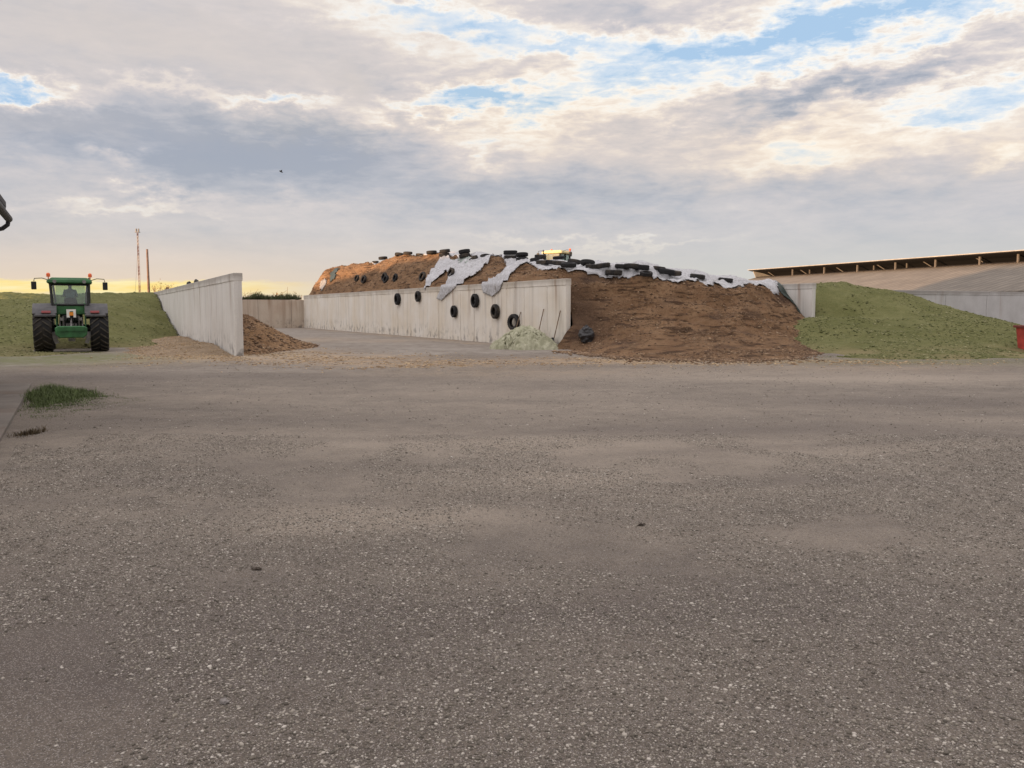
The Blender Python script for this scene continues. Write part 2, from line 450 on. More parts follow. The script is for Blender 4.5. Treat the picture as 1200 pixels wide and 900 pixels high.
M['green'] = heap_mat('fresh_silage_green', (.112,.114,.042,1), (.155,.152,.064,1), (.092,.100,.035,1), (.065,.070,.026,1), bd=.08, extra=('tan', (.24,.19,.105,1)))
M['drift'] = heap_mat('chopped_straw_tan', (.24,.18,.12,1), (.33,.255,.175,1), (.20,.145,.095,1), (.10,.07,.045,1), extra=('dk', (.085,.05,.033,1)))
M['strawheap'] = heap_mat('loose_brown_straw', (.21,.125,.065,1), (.30,.19,.105,1), (.15,.085,.048,1), (.06,.034,.02,1), extra=('dk', (.085,.05,.033,1)))
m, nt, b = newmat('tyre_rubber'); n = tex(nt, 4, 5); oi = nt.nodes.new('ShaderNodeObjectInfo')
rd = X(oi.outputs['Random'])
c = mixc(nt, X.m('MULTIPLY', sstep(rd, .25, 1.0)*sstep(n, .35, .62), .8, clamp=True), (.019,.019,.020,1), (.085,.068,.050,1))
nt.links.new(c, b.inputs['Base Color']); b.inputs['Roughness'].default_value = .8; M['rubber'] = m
M['film'] = None
def film():
    m, nt, b = newmat('white_plastic_film')
    n = tex(nt, 2.4, 6, .65, dist=.8); n2 = tex(nt, 9, 5, .65, dist=1.2)
    c = mixc(nt, sstep(n, .52, .68)*.55, (.47,.47,.48,1), (.29,.275,.265,1))
    c = mixc(nt, sstep(n2, .54, .68)*.5, c, (.27,.24,.215,1))
    nt.links.new(c, b.inputs['Base Color']); b.inputs['Roughness'].default_value = .38; b.inputs['Specular IOR Level'].default_value = .5
    nt.links.new((1.0-sstep(n2, .3, .75)*.42).s, b.inputs['Alpha'])
    bump(nt, b, n2, .7, .06)
    return m
M['film'] = film()
M['greyfilm'] = plain('grey_plastic_film', (.22,.21,.20), .5, var=.3, vs=3, bmp=.05)
M['net'] = plain('grey_green_cover', (.20,.225,.205), .6, var=.25, vs=3, bmp=.05)
M['darkfilm'] = plain('dark_green_plastic', (.030,.042,.036), .45, var=.4, vs=3, bmp=.05)
M['blackbag'] = plain('black_plastic', (.018,.017,.018), .4, var=.4, vs=8, spec=.5, bmp=.03)

# ---------------------------------------------------------------- bunker frame
U = Vector((-0.4472, 0.8944, 0)); V = Vector((0.8944, 0.4472, 0))
O2 = at(669, 363, 38.9); O2.z = 0
def S(s, t, z=0.0): return O2 + U*s + V*t + Vector((0, 0, z))
def st_of(x, y):
    return (x-O2.x)*U.x+(y-O2.y)*U.y, (x-O2.x)*V.x+(y-O2.y)*V.y
o1 = at(284.5, 363, 33.0); S1, T1 = st_of(o1.x, o1.y)      # near right corner of the left wall
WH = 3.11
RZ = math.atan2(U.y, U.x)          # local x of a wall runs along U

# ---------------------------------------------------------------- ground
def gauss(x, y, c, rx, ry, rot=0.0, p=1.0):
    cs, sn = math.cos(rot), math.sin(rot); dx_ = x-c[0]; dy_ = y-c[1]
    u = (dx_*cs+dy_*sn)/rx; v = (-dx_*sn+dy_*cs)/ry
    return np.exp(-(u*u+v*v)**p)
def gp(x, y, px, py, rpx, rpy, p=1.0, rot=0.0):
    c = gnd(px, py); return gauss(x, y, (c.x, c.y), rpx*c.y/1000, rpy*c.y*c.y/1750, rot, p)
def gz(x, y):
    near = 1.0/(1.0+(np.hypot(x, y)/60.0)**2)
    z = 0.035*fbm(x*.35+3, y*.35, 3) + .030*fbm(x*1.3, y*1.3+5, 3)*near + .016*fbm(x*5.2, y*5.2, 3)*near
    c = S(20, -7); s = (x-O2.x)*U.x+(y-O2.y)*U.y; t = (x-O2.x)*V.x+(y-O2.y)*V.y
    flat = 1/(1+np.exp(-(s-1.0)*1.5))
    return z*(1-flat*.8) - .02
xs = np.sinh(np.linspace(-7.6, 7.6, 760))*1.9
ys = np.concatenate([-np.sinh(np.linspace(7.0, 0.02, 90))*2.5, np.linspace(.1, 14, 340), 14+np.sinh(np.linspace(.02, 7.2, 330))*2.7])
GX, GY = np.meshgrid(xs, ys); GZ = gz(GX, GY)
ss, tt = st_of(GX, GY)
wn = fbm(GX*.5, GY*.5, 4)*2.0
dust = 0
for a in [(470,600,150,16,.85,.12),(360,622,110,10,.65,0),(620,560,260,20,.6,0),(330,612,60,8,.4,0),(820,520,330,22,.5,0),(560,520,260,16,.4,0),(300,510,200,12,.35,0),
          (700,440,420,9,.5,0),(1050,440,260,7,.6,0),(640,480,260,10,.35,0),(80,520,120,16,.3,0),(900,620,220,22,.28,0),(430,460,300,9,.35,0),(720,560,120,12,.3,0)]:
    dust = dust + a[4]*gp(GX, GY, *a[:4])
dark = 0
for a in [(560,715,420,26,.45),(130,780,300,40,.30),(870,700,200,28,.3),(430,760,160,22,.22),(950,500,230,10,.45),(1080,470,220,7,.45),(780,505,170,7,.35),
          (300,440,200,5,.35),(520,545,160,6,.25),(180,560,200,7,.28),(60,441,90,5,.6),(990,560,260,10,.35),(700,590,140,7,.3),(350,490,200,5,.3),(1150,760,120,40,.2)]:
    dark = dark + a[4]*gp(GX, GY, *a[:4])
# wheel tracks swinging across the yard (compacted paler bands with darker edges)
for a_, b_, c_, w_, amt in [(7.5,.16,.012,.34,.30),(9.6,.17,.011,.34,.28),(13.5,-.10,.012,.5,.32),(16.0,-.11,.011,.5,.30),(5.2,-.22,.02,.28,.20),(6.9,-.23,.018,.28,.18),(21,.05,.006,.8,.35),(25,.04,.006,.8,.32),(11.5,.35,.006,.4,.22),(18.5,.22,-.004,.5,.2)]:
    q_ = GY-(a_+b_*GX+c_*GX*GX)+.5*fbm(GX*.25, GY*.25+a_, 3)
    k_ = .45+1.3*fbm(GX*.3+a_, GY*.5, 3)
    dust = dust + amt*np.exp(-(q_/w_)**2)*np.clip(k_, 0, 1.2); dark = dark + amt*.8*np.exp(-((q_-1.7*w_)/(w_*.55))**2)*np.clip(k_+.1, 0, 1.2)
dark = dark + .42*np.exp(-((GY-3.2)/3.4)**2)*(np.abs(GX) < 30)
dust = dust + .22*np.exp(-((GY-15)/7.0)**2)*(np.abs(GX) < 60) + .35*np.clip(fbm(GX*.22+5, GY*.22, 4), 0, 1)
dark = dark + .38*np.clip(fbm(GX*.30+50, GY*.38, 4)-.02, 0, 1)
conc = ((ss > -2.2+wn*.9) & (tt > T1-8) & (tt < 18)).astype(float)*.9
# the concrete apron in front of the left bays
conc = np.maximum(conc, .55*gp(GX, GY, 300, 428, 190, 9, 1.5)); conc = np.maximum(conc, .5*gp(GX, GY, 620, 412, 130, 5, 1.5))
straw = 0
for a in [(400,420,100,5,.8),(330,414,60,5,.8),(480,426,100,3,.4),(225,413,60,9,.95),(255,417,40,5,.5),(700,421,90,4,.7),(800,423,130,3,.6),
          (900,422,120,3,.5),(560,424,80,4,.35),(350,398,60,3,.4),(460,399,40,2,.3),(1000,430,180,5,.2),(600,435,200,6,.2),(1100,424,90,3,.3)]:
    straw = straw + a[4]*gp(GX, GY, *a[:4])
sl = (np.abs(tt+1.0) < .9+wn*.3) & (ss > 0) & (ss < 52)
straw = straw + sl*.45*(fbm(GX*.6, GY*.6+9, 3)+.4)
green_a = .9*gp(GX, GY, 30, 421, 150, 6)+.6*gp(GX, GY, 1080, 423, 170, 4)+.5*gp(GX, GY, 130, 416, 60, 5)
ground = grid_mesh('ground', GX, GY, GZ, None, M['ground'], attrs=dict(straw=straw, dust=dust, dark=dark, conc=conc, green=green_a))
tag(ground, kind='structure')

# concrete path slab at the foot of the near shed (left edge of the picture)
pe = [gnd(0, 546), gnd(34, 470), gnd(36, 452)]
d_ = (pe[2]-pe[0]).normalized(); 
mb = MB()
p0 = gnd(0, 546) - U*14; p1 = gnd(36, 452) + U*0.3
q0 = p0 - V*6; q1 = p1 - V*6
for i in range(9):
    a0 = p0.lerp(p1, i/9)+U*.008; a1 = p0.lerp(p1, (i+1)/9)-U*.008; b0 = a0-V*5.2; b1 = a1-V*5.2
    vs = [Vector((p.x, p.y, z)) for z in (-.12, .045) for p in (a0, a1, b1, b0)]
    mb.add(vs, [(3,2,1,0),(4,5,6,7),(0,1,5,4),(1,2,6,5),(2,3,7,6),(3,0,4,7)])
m, nt, b = newmat('worn_path_concrete')
n = tex(nt, .8, 6, .6); n2 = tex(nt, 14, 5, .65); n3 = tex(nt, .45, 5, .6)
c = mixc(nt, sstep(n, .36, .64), (.13,.112,.096,1), (.205,.182,.158,1)); c = mixc(nt, sstep(n3, .5, .64)*.6, c, (.15,.105,.075,1))
c = mixc(nt, sstep(n2, .5, .7)*.35, c, (.12,.10,.09,1)); nt.links.new(c, b.inputs['Base Color']); bump(nt, b, n2, .5, .01)
tag(mb.build('pavement', m, bevel=.01), kind='structure')

# ---------------------------------------------------------------- concrete walls
def wall(name, label, mat, s0, s1, t0, th, h, panel, skew=0.0, along='U', origin=None, coping=True, capmat=None, jit=.0, faceL=True):
    """a run of cast panels with open joints and a coping; local x runs along the wall, local y across"""
    org = origin if origin is not None else S(s0, t0)
    root = empty(name, org, RZ if along == 'U' else math.atan2(V.y, V.x))
    L = s1-s0; x = 0.0; mb = MB(); jb = MB(); rnd = random.Random(len(label))
    while x < L-.01:
        w = min(panel*(1+rnd.uniform(-jit, jit)), L-x)
        if L-x-w < panel*.35: w = L-x
        dy = rnd.uniform(-.006, .006)
        mb.box((x+w/2, -th/2+dy, h/2-.05), (w-.03, th, h+.1))
        if x+w < L-.01: jb.box((x+w, -th/2, h/2-.06), (.05, th-.05, h+.06))
        x += w
    mb.build('panel_face', mat, root, bevel=.012)
    jb.build('joint', M['joint'], root)
    if coping:
        cb = MB(); x = 0
        while x < L-.01:
            w = min(6.0, L-x); cb.box((x+w/2, -th/2, h-.10), (w-.012, th+.05, .30)); x += w
        cb.build('coping', capmat or mat, root, bevel=.015)
    tag(root, label, 'wall')
    return root
# local y of U-walls: U rotated +90deg = -V direction, so -y runs towards +V; keep the right face at t0
wall('concrete_wall', 'pale concrete bunker wall hung with tyres, holding the brown heap', M['conc'], 0, 51.6, -.25, .25, WH, 1.9, jit=.35)
wall('concrete_wall', 'tall grey ribbed concrete wall standing between the green tractor and the empty bay', M['conc_grey'], S1, S1+54, T1-.3, .3, WH, 1.35, jit=.45)
wall('concrete_wall', 'grey concrete wall end between the brown heap and the green heap', M['conc_grey'], 0, 50, 14.85, .25, WH, 3.0)
wall('concrete_wall', 'low brown stained concrete wall closing the back of the empty bay', M['conc_brown'], 0, 14.4, 0, .25, 2.72, 3.2, along='V', origin=S(51.6, T1+.02, 0)+U*.25, coping=False)

# long wall behind the green heap, running across to the right
_p = at(1050, 363, 62.0); _p.z = 0
W4o = _p - V*14.0
W4 = wall('concrete_wall', 'long pale concrete wall behind the green heap in front of the barn', M['conc_smooth'], 0, 42, 0, .25, WH, 4.75, along='V', origin=W4o+Vector((0,0,0)), coping=True)

# ---------------------------------------------------------------- heaps
def st(px, py):
    g = gnd(px, py); return st_of(g.x, g.y)
cp = []
for p in [(672,411),(690,414),(720,417),(760,420),(820,421),(880,421),(930,419)]:
    a = st(*p); cp.append((a[0], a[1], 0.0)); cp.append((a[0]-1.5, a[1]-.6, -.15))
cp += [(-7.2,7.3,.12),(-5,9.5,.15),(-3.5,12,.2),(-1.0,14.8,.3)]
cp += [(-.4,-.5,.12),(-1.5,.6,.35),(0,.15,1.3),(1.2,.15,2.9),(0,1,1.6),(-2,1,.7),(-4,0,.4),(2,1,3.1),(3,1,3.6),(-1,2.6,1.5),(.8,2.5,2.9),(-4,2.5,.9)]
cp += [(-6,5,.5),(-3,5,1.5),(-1,5,2.4),(.5,5,3.3),(1.5,5,3.65),(-8,2.5,.25)]
cp += [(-7,9-2,.3),(-4,9,1.05),(-1.5,9,2.2),(.5,9,3.1),(1.8,9,3.55)]
cp += [(-3,12.0,.8),(-1,12.2,1.7),(.4,12.3,2.5),(2,12.5,3.15),(3,12.5,3.35)]
cp += [(-.3,14.8,.6),(.6,14.8,1.4),(1.6,14.8,2.4),(3.0,14.8,3.0)]
for s_ in (2.2,3,4,5.3,6.6,8,9.5,11,12.5,14,16,18,20,22,24,26,28,30,32,34,36,38,40,42,44,46,48,50): cp.append((s_, 0.0, 3.38 if s_ > 3 else 3.15)); cp.append((s_, 14.8, 3.15))
cp += [(-1,-1.5,-.3),(-3,-3,-.4),(0,-1.6,-.3),(-6,-4,-.5),(-.1,-.9,-.12)]
cp += [(5,1.5,3.7),(8,1.5,4.1),(11,1.5,4.2),(16,1.5,4.5),(25,1.5,5.0),(35,1.5,5.3),(44,1.5,5.6),(49,1.5,5.75),(44,.5,4.3),(44,1,5.1),(49,.5,4.6),(49,1,5.5),(35,.7,4.4),(25,.7,4.2)]
cp += [(2.2,3.5,3.75),(5,3.5,4.0),(8,3.3,4.3),(13,3.2,4.8),(18,3.2,5.35),(23,3.2,5.75),(26,3,5.85),(30,2.6,6.0),(34,3.2,6.05),(42,3.5,5.95),(49,3.5,5.8)]
cp += [(2.5,7,3.75),(6,7,3.88),(12,7,4.2),(20,7,4.75),(30,7,4.9),(42,7,5.0),(49,7,4.6),(3,11,3.42),(8,11,3.6),(15,11,3.7),(25,11,3.6),(40,11,4.0)]
cp += [(18,12.8,3.12),(21,12.8,3.05),(24,12.8,3.05),(27,12.8,3.1),(21,11,3.1),(25,11.2,3.15)]
cp += [(52.5,t_,2.6) for t_ in (.3,2,5,9,14)] + [(56,t_,-.3) for t_ in (.3,2,5,9,14)]
rb = RBF(cp)
def Hb(s, t):
    s = np.asarray(s, float); t = np.asarray(t, float)
    z = rb(s, t)
    amp = np.clip((z-.05)/1.0, 0, 1)*np.clip((t+3)/3, .3, 1)
    edge = np.clip(t/.5, 0, 1)*np.clip((14.9-t)/.6, 0, 1); edge = np.where(s < 0, 1, edge)
    face = np.exp(-((s+1.5)/5)**2)+.35
    top = np.clip((s-2.5)/1.5, 0, 1)*np.clip((t-3.6)/1.0, 0, 1)
    nz = (.30*fbm(s*.75, t*.75, 3) + .17*ridge(s*1.3+4, t*1.3, 3) + .15*fbm(s*3.6, t*3.6, 3)*face)*(1-.75*top)
    # slumped steps across the cut face
    step = .20*np.sin(z*5.2+3.0*fbm(s*.5, t*.35, 2)*2.5)*np.exp(-((s)/3.2)**2)*np.clip(t/1.0, 0, 1)
    z = z + (nz*.8*edge + step*edge)*amp
    # the toe of the heap spills onto the wall top
    k = np.clip((.12-t)/.30, 0, 1)*(s > 0)
    return z*(1-k) + (3.06+.10*fbm(s*2.2, t*0+7, 3))*k*1.0
sg = np.concatenate([np.arange(-12.5, 8, .09), np.arange(8, 56, .2)]); tg = np.arange(-4, 14.86, .09)
SS, TT = np.meshgrid(sg, tg); HZ = Hb(SS, TT)
keep = ~((SS > -.02) & (TT < -.01) & ~((SS > 2.2) & (SS < 51.4) & (TT > -.23))) & (HZ > -.10)
HX = O2.x+SS*U.x+TT*V.x; HY = O2.y+SS*U.y+TT*V.y
jit = .07*fbm(SS*4, TT*4+40, 3)*np.clip(HZ, 0, 1)
inside = ((SS < -.1) | (TT > .4)) & (TT < 14.5)
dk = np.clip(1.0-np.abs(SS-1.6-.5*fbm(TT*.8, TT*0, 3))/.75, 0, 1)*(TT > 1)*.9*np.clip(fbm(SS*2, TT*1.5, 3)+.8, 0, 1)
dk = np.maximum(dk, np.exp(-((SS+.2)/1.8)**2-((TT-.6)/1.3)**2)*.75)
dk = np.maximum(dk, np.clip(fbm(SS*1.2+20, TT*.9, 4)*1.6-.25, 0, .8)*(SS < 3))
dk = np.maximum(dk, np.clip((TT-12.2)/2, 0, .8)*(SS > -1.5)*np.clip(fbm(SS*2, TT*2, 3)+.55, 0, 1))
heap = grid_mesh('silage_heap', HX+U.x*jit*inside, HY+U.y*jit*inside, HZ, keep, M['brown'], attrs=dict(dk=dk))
tag(heap, 'huge brown silage heap filling the middle bay, spilling forward between two walls', 'silage heap')

def hit(px, py, wallh=True):
    """where a sight line meets the brown heap or the wall: returns ('s',s,t) on the heap or ('w',s,z) on the wall face"""
    d = ray(px, py); y = np.arange(30.0, 95.0, .05)
    t_ = y/d.y; z = CAM_H+d.z*t_; s_, q = st_of(d.x*t_, y)
    wallhit = (q >= -.27) & (q < 0) & (s_ > 0) & (z < WH+.02)
    dom = ((s_ < 0) & (q > -4)) | ((q >= 0) & (q <= 14.8))
    on = np.zeros(len(y), bool); on[dom] = z[dom] <= Hb(s_[dom], q[dom])
    k = np.nonzero(wallhit | on)[0]
    if len(k) == 0: return None
    k = k[0]
    return ('w', float(s_[k]), float(z[k])) if wallhit[k] else ('s', float(s_[k]), float(q[k]))
def hits(px, py):
    k = 0
    while k < 40:
        h = hit(px, py+k*.5)
        if h: return h
        k += 1
    return ('s', 20.0, 5.0)

def heapfield(name, label, P, xr, yr, step, mat, nz=.12, cut=None, tan=None, cat='silage heap', ridged=.05, freq=1.0, extra=None, kind=None):
    rbx = RBF(P)
    XX, YY = np.meshgrid(np.arange(xr[0], xr[1], step), np.arange(yr[0], yr[1], step))
    Z = rbx(XX, YY); amp = np.clip(Z/.6, 0, 1)
    Z = Z + amp*(nz*fbm(XX*.7*freq, YY*.7*freq, 4)+ridged*ridge(XX*2*freq, YY*2*freq, 3)+.25*nz*fbm(XX*5, YY*5, 2))
    keep = Z > -.06
    if cut is not None: keep &= cut(XX, YY)
    at_ = {}
    for k_, fn in (extra or {}).items(): at_[k_] = fn(XX, YY, Z)
    o = grid_mesh(name, XX, YY, Z, keep, mat, attrs=at_)
    return tag(o, label, cat, kind=kind), rbx
def P3(px, py, Y):
    p = at(px, py, Y); return (p.x, p.y, p.z)
def P0(px, py, z=0.0):
    p = gnd(px, py); return (p.x, p.y, z)
# right green heap
GP = [P0(945,413),P0(960,418),P0(1000,419),P0(1050,419.5),P0(1100,420),P0(1150,420),P0(1200,419.5),P0(1240,416),P0(1270,408)]
GP += [(x, y-1.2, -.2) for x, y, z in GP]
GP += [P3(985,331,50),P3(975,333,50),P3(962,338,48),P3(1003,339,51.5),P3(1030,343,51),P3(1057,344,49),P3(1085,354,47),P3(1112,368,45),P3(1150,378.5,42),P3(1185,388,40),P3(1215,398,38)]
GP += [P3(1000,372,42),P3(1060,378,41.5),P3(960,370,43),P3(1110,392,38.5),P3(1000,400,36),P3(1080,402,35.5),P3(1150,405,35),P3(1195,414,34.5),P3(1230,413,34.5),P3(955,398,38.5)]
g = S(0,15.1); GP += [(g.x, g.y, 1.25)]; g = S(-.8,14.6); GP += [(g.x, g.y, .35)]; g = S(4,15.2); GP += [(g.x, g.y, 2.7)]; g = S(9,15.3); GP += [(g.x, g.y, 2.9)]
for px_ in (1000,1060): p = at(px_,363,58); GP.append((p.x,p.y,2.6))
for px_ in (1100,1150,1200): p = at(px_,363,60); GP.append((p.x,p.y,.9 if px_ < 1150 else .2))
p = at(1260,363,50); GP.append((p.x,p.y,-.1)); p = at(1230,363,42); GP.append((p.x,p.y,.3))
def gcut(x, y):
    s_, t_ = st_of(x, y); sw, tw = (x-W4o.x)*U.x+(y-W4o.y)*U.y, 0
    return ((t_ > 15.12) | (s_ < -.02)) & (sw < -.1)
heapfield('silage_heap', 'tall fresh green silage heap on the right, sloping down to the red box', GP, (8.5, 34), (28, 66), .12, M['green'], .16, gcut,
   extra=dict(tan=lambda x, y, z: np.clip(1.0-z/.35, 0, 1)*np.clip(.5+1.5*fbm(x*.8, y*.8, 3), 0, 1)*.8))
# left green heap with the tractor at its foot
LP = [P0(0,417),P0(40,417),P0(80,414.5),P0(130,412),P0(160,408),P0(200,400),P0(213,397),P0(-120,420),P0(-260,424)]
LP += [(x+.5, y-1.4, -.2) for x, y, z in LP]
LP += [P3(100,388,40),P3(60,390,40),P3(0,392,40),P3(150,385,47),P3(190,378,56),P3(110,366,47),P3(40,372,47),P3(-20,372,47),P3(160,358,57),
       P3(187,343.5,70),P3(170,344.5,66),P3(140,345,62),P3(110,345.5,60),P3(80,349.5,58),P3(40,357,57),P3(0,362,56),P3(-60,362,56),P3(200,366,62),P3(120,355,53),
       P3(60,352.5,68),P3(20,358.5,72),P3(20,357.5,79),P3(-20,358.5,79),P3(55,353,79),P0(50,409.5,-.05),P0(75,408,-.05),P0(110,407,-.03),P3(20,345,86),P3(-20,344,86),P3(50,346.5,87),P3(60,346,92),P3(100,348,90),P3(150,349,90),P3(0,344,95),P3(-100,346,80),P3(-150,350,60),P3(-160,385,42)]
def lcut(x, y):
    s_, t_ = st_of(x, y); return t_ < T1-.31
LO, lrb = heapfield('silage_heap', 'long green silage heap on the left rising in front of the tractor', LP, (-75, -12), (27, 97), .17, M['green'], .22, lcut,
   extra=dict(tan=lambda x, y, z: np.clip(1.0-z/.3, 0, 1)*.4))
# brown heap leaning on the far side of the left wall
def s1p(s, t, z): g = S(S1+s, T1+t); return (g.x, g.y, z)
BP = [s1p(1.0,.1,.05),s1p(.3,1.0,-.1),s1p(2.5,1.5,.0),s1p(4.5,3.0,.0),s1p(7,4.4,0),s1p(11,4.4,0),s1p(17,3.2,0),s1p(23,1,0),s1p(9,5.6,-.15),s1p(13,5,-.2),s1p(0,-.5,-.3),s1p(20,4,-.3),
      s1p(3,.1,.55),s1p(6,.1,1.35),s1p(9,.1,1.85),s1p(12,.1,2.0),s1p(16,.1,1.6),s1p(20,.1,.7),s1p(9,1.6,1.5),s1p(12,2,1.2),s1p(6,2.0,.65),s1p(8.5,3.1,.5),s1p(14,2.5,.6)]
g = S(S1+11, T1+3)
heapfield('silage_heap', 'small clumpy brown heap leaning against the grey wall inside the empty bay', BP, (g.x-9, g.x+9), (g.y-15, g.y+14), .09, M['strawheap'], .22,
   lambda x, y: st_of(x, y)[1] > T1+.01, ridged=.14, freq=1.6, extra=dict(dk=lambda x, y, z: np.clip((z-.9+.5*fbm(x, y, 3))*1.2, 0, .85)))
# thin drift of straw at the foot of the left wall
g = P0(228, 408)
SP = [P0(150,414,-.03),P0(180,417,-.03),P0(225,418,-.03),P0(262,418.5,-.02),P0(272,414,.05),P0(245,406,.22),P0(222,400,.25),P0(214,396.5,.15),P0(200,402,.14),P0(180,408,.08),P0(225,410,.22),P0(160,410,-.03),P0(205,411,.16),P0(280,416,-.05),P0(150,405,-.1)]
heapfield('straw_drift', 'thin tan drift of chopped straw along the foot of the grey wall', SP, (-25, -8), (29, 55), .1, M['drift'], .05,
   lambda x, y: st_of(x, y)[1] < T1-.31, cat='straw', ridged=.02, extra=dict(dk=lambda x, y, z: x*0))

# ---------------------------------------------------------------- plastic sheets on the brown heap
def in_poly(x, y, poly):
    x = np.asarray(x); r = np.zeros(x.shape, bool); n = len(poly)
    for i in range(n):
        x0, y0 = poly[i]; x1, y1 = poly[(i+1) % n]
        if y0 == y1: continue
        c = ((y0 > y) != (y1 > y)) & (x < (x1-x0)*(y-y0)/(y1-y0)+x0); r ^= c
    return r
def tp_of(h):
    return (h[1], h[2]) if h[0] == 's' else (h[1], -.29-(WH-h[2]))
def sheet(name, label, poly, mat, step=.1, lift=.06, wr=.09, cat='plastic sheet', rag=.12, freq=2.0, seed=0):
    P = np.array(poly); s0, s1 = P[:, 0].min()-.2, P[:, 0].max()+.2; t0, t1 = P[:, 1].min()-.2, P[:, 1].max()+.2
    A, B = np.meshgrid(np.arange(s0, s1, step), np.arange(t0, t1, step))
    k = in_poly(A+rag*fbm(A*1.4+seed, B*1.4, 3), B+rag*fbm(A*1.4, B*1.4+30+seed, 3), poly)
    folds = wr*ridge(A*freq*.55+B*.25+seed, B*freq*.4-A*.3, 3)+wr*.45*ridge(A*freq*2.2-B*1.1, B*.8+seed, 2)+wr*.4*fbm(A*5, B*5+seed, 2)
    on = B >= 0.0; flat = (B < 0) & (B >= -.29)
    tt_ = np.where(on, B, np.where(flat, B, -.31-np.abs(folds)*.6))
    zz = np.where(on, Hb(A, np.maximum(B, 0))+lift+folds+wr*.4, np.where(flat, WH+.15+np.abs(folds)*.3, WH-(-B-.29)))
    zz = np.where(on & (B < .5), np.maximum(zz, WH+.15), zz)
    XX = O2.x+A*U.x+tt_*V.x; YY = O2.y+A*U.y+tt_*V.y
    o = grid_mesh(name, XX, YY, zz, k, mat)
    sm = o.modifiers.new('thickness', 'SOLIDIFY'); sm.thickness = .012; sm.offset = 1
    return tag(o, label, cat)
def px_poly(pts): return [tp_of(hits(*p)) for p in pts]
front = px_poly([(560,303),(585,301),(602,305),(622,312),(640,317.5),(665,321.5),(690,325.5),(720,328),(760,330.5),(800,333),(840,335),(868,337)])
main = front + [(1.5,12.6),(1.4,13.4),(1.6,14.2),(2.4,14.7),(6,14.6),(14,14.6),(15.5,10.4),(30,10.4),(33,14),(48,13),(49,5),(40,3.3),(30,3.4),(20,3.3)]
sheet('plastic_sheet', 'long white plastic sheet covering the crown of the brown heap, held down by tyres', main, M['film'], .12, .04, .08, rag=.16)
tA = px_poly([(516,303),(511,312),(503,323),(498,334),(499,341),(505,336),(514,328),(522,321),(529,321),(524,330),(516,340),(512,350),(518,353),(525,346),(534,338),(545,331),(556,325),(566,317),(574,308),(580,301),(560,303),(548,308),(535,307),(526,302)])
sheet('plastic_sheet', 'torn white plastic flap hanging over the pale wall between two bare brown patches', tA, M['film'], .06, .10, .12, rag=.02, freq=3, seed=4)
tB = px_poly([(584,300),(590,306),(593,313),(590,320),(582,326),(572,330),(565,335),(567,344),(578,348),(586,342),(590,333),(598,325),(606,317),(616,311),(626,308),(612,302),(600,299)])
sheet('plastic_sheet', 'narrow white plastic flap hanging over the pale wall above a hanging tyre', tB, M['film'], .06, .09, .10, rag=.02, freq=3, seed=8)
tC = px_poly([(526,303),(545,303),(570,306),(556,311),(546,315),(533,312)])
sheet('cover_net', 'grey green cover net showing under two dark tyres on the heap', tC, M['net'], .08, .12, .05, cat='cover net', rag=.03, seed=12)
tD = px_poly([(374,333),(379,328),(383,327),(383,333),(380,339),(376,344),(374,340)])
sheet('plastic_sheet', 'small sunlit pale plastic scrap at the far left end of the brown heap', tD, M['greyfilm'], .12, .10, .06, rag=.04, seed=15)
tE = px_poly([(386,323),(392,316),(397,315),(394,324),(391,332),(386,333)])
sheet('plastic_sheet', 'dark green plastic strip at the far left end of the brown heap', tE, M['darkfilm'], .12, .12, .05, rag=.04, seed=18)
tF = [(2.3,14.2),(2.7,14.78),(1.6,14.78),(.9,14.78),(.3,14.78),(-.3,14.78),(-.2,14.62),(.6,14.55),(1.3,14.45),(1.8,14.2)]
sheet('plastic_sheet', 'dark plastic edge running down the right side of the brown heap', tF, M['darkfilm'], .05, .04, .05, rag=.05, seed=21)

# ---------------------------------------------------------------- tyres
def make_tyre(Ro, W, Ri, n=28, lugs=24):
    """torus-like tyre about local x"""
    h = W/2; mb = MB()
    prof = [(Ri, -h*.72), (Ri+.02, -h*.86), (Ri+(Ro-Ri)*.45, -h), (Ro-.035, -h*.93), (Ro-.008, -h*.74), (Ro, -h*.3), (Ro, h*.3), (Ro-.008, h*.74), (Ro-.035, h*.93),
            (Ri+(Ro-Ri)*.45, h), (Ri+.02, h*.86), (Ri, h*.72), (Ri+.03, h*.6), (Ro-.05, h*.7), (Ro-.03, 0), (Ro-.05, -h*.7), (Ri+.03, -h*.6)]
    mb.lathe(prof, n)
    for k in range(lugs):
        a = 2*math.pi*k/lugs
        for sg in (-1, 1):
            Mx = Matrix.Rotation(a+sg*.06, 4, 'X')
            mb.box(Mx @ Vector((sg*h*.42, 0, Ro+.004)), (h*.5, .030, .014), Mx.to_3x3())
    return mb
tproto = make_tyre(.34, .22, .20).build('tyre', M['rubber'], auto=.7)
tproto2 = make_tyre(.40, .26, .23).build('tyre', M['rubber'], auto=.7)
used = set()
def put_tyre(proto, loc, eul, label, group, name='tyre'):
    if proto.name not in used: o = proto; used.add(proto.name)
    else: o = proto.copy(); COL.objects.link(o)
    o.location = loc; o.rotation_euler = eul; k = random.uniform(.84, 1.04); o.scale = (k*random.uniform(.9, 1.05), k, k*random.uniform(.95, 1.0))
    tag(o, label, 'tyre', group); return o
G1 = 'tyres lying on the brown heap'; G2 = 'tyres hanging against the pale wall'; G3 = 'tyres leaning low on the side of the brown heap'
def nrm(s, t):
    e = .35; gx = (float(rb(s+e, t))-float(rb(s-e, t)))/(2*e); gy = (float(rb(s, t+e))-float(rb(s, t-e)))/(2*e)
    return (Vector((0, 0, 1)) - U*gx - V*gy).normalized()
LAST = []
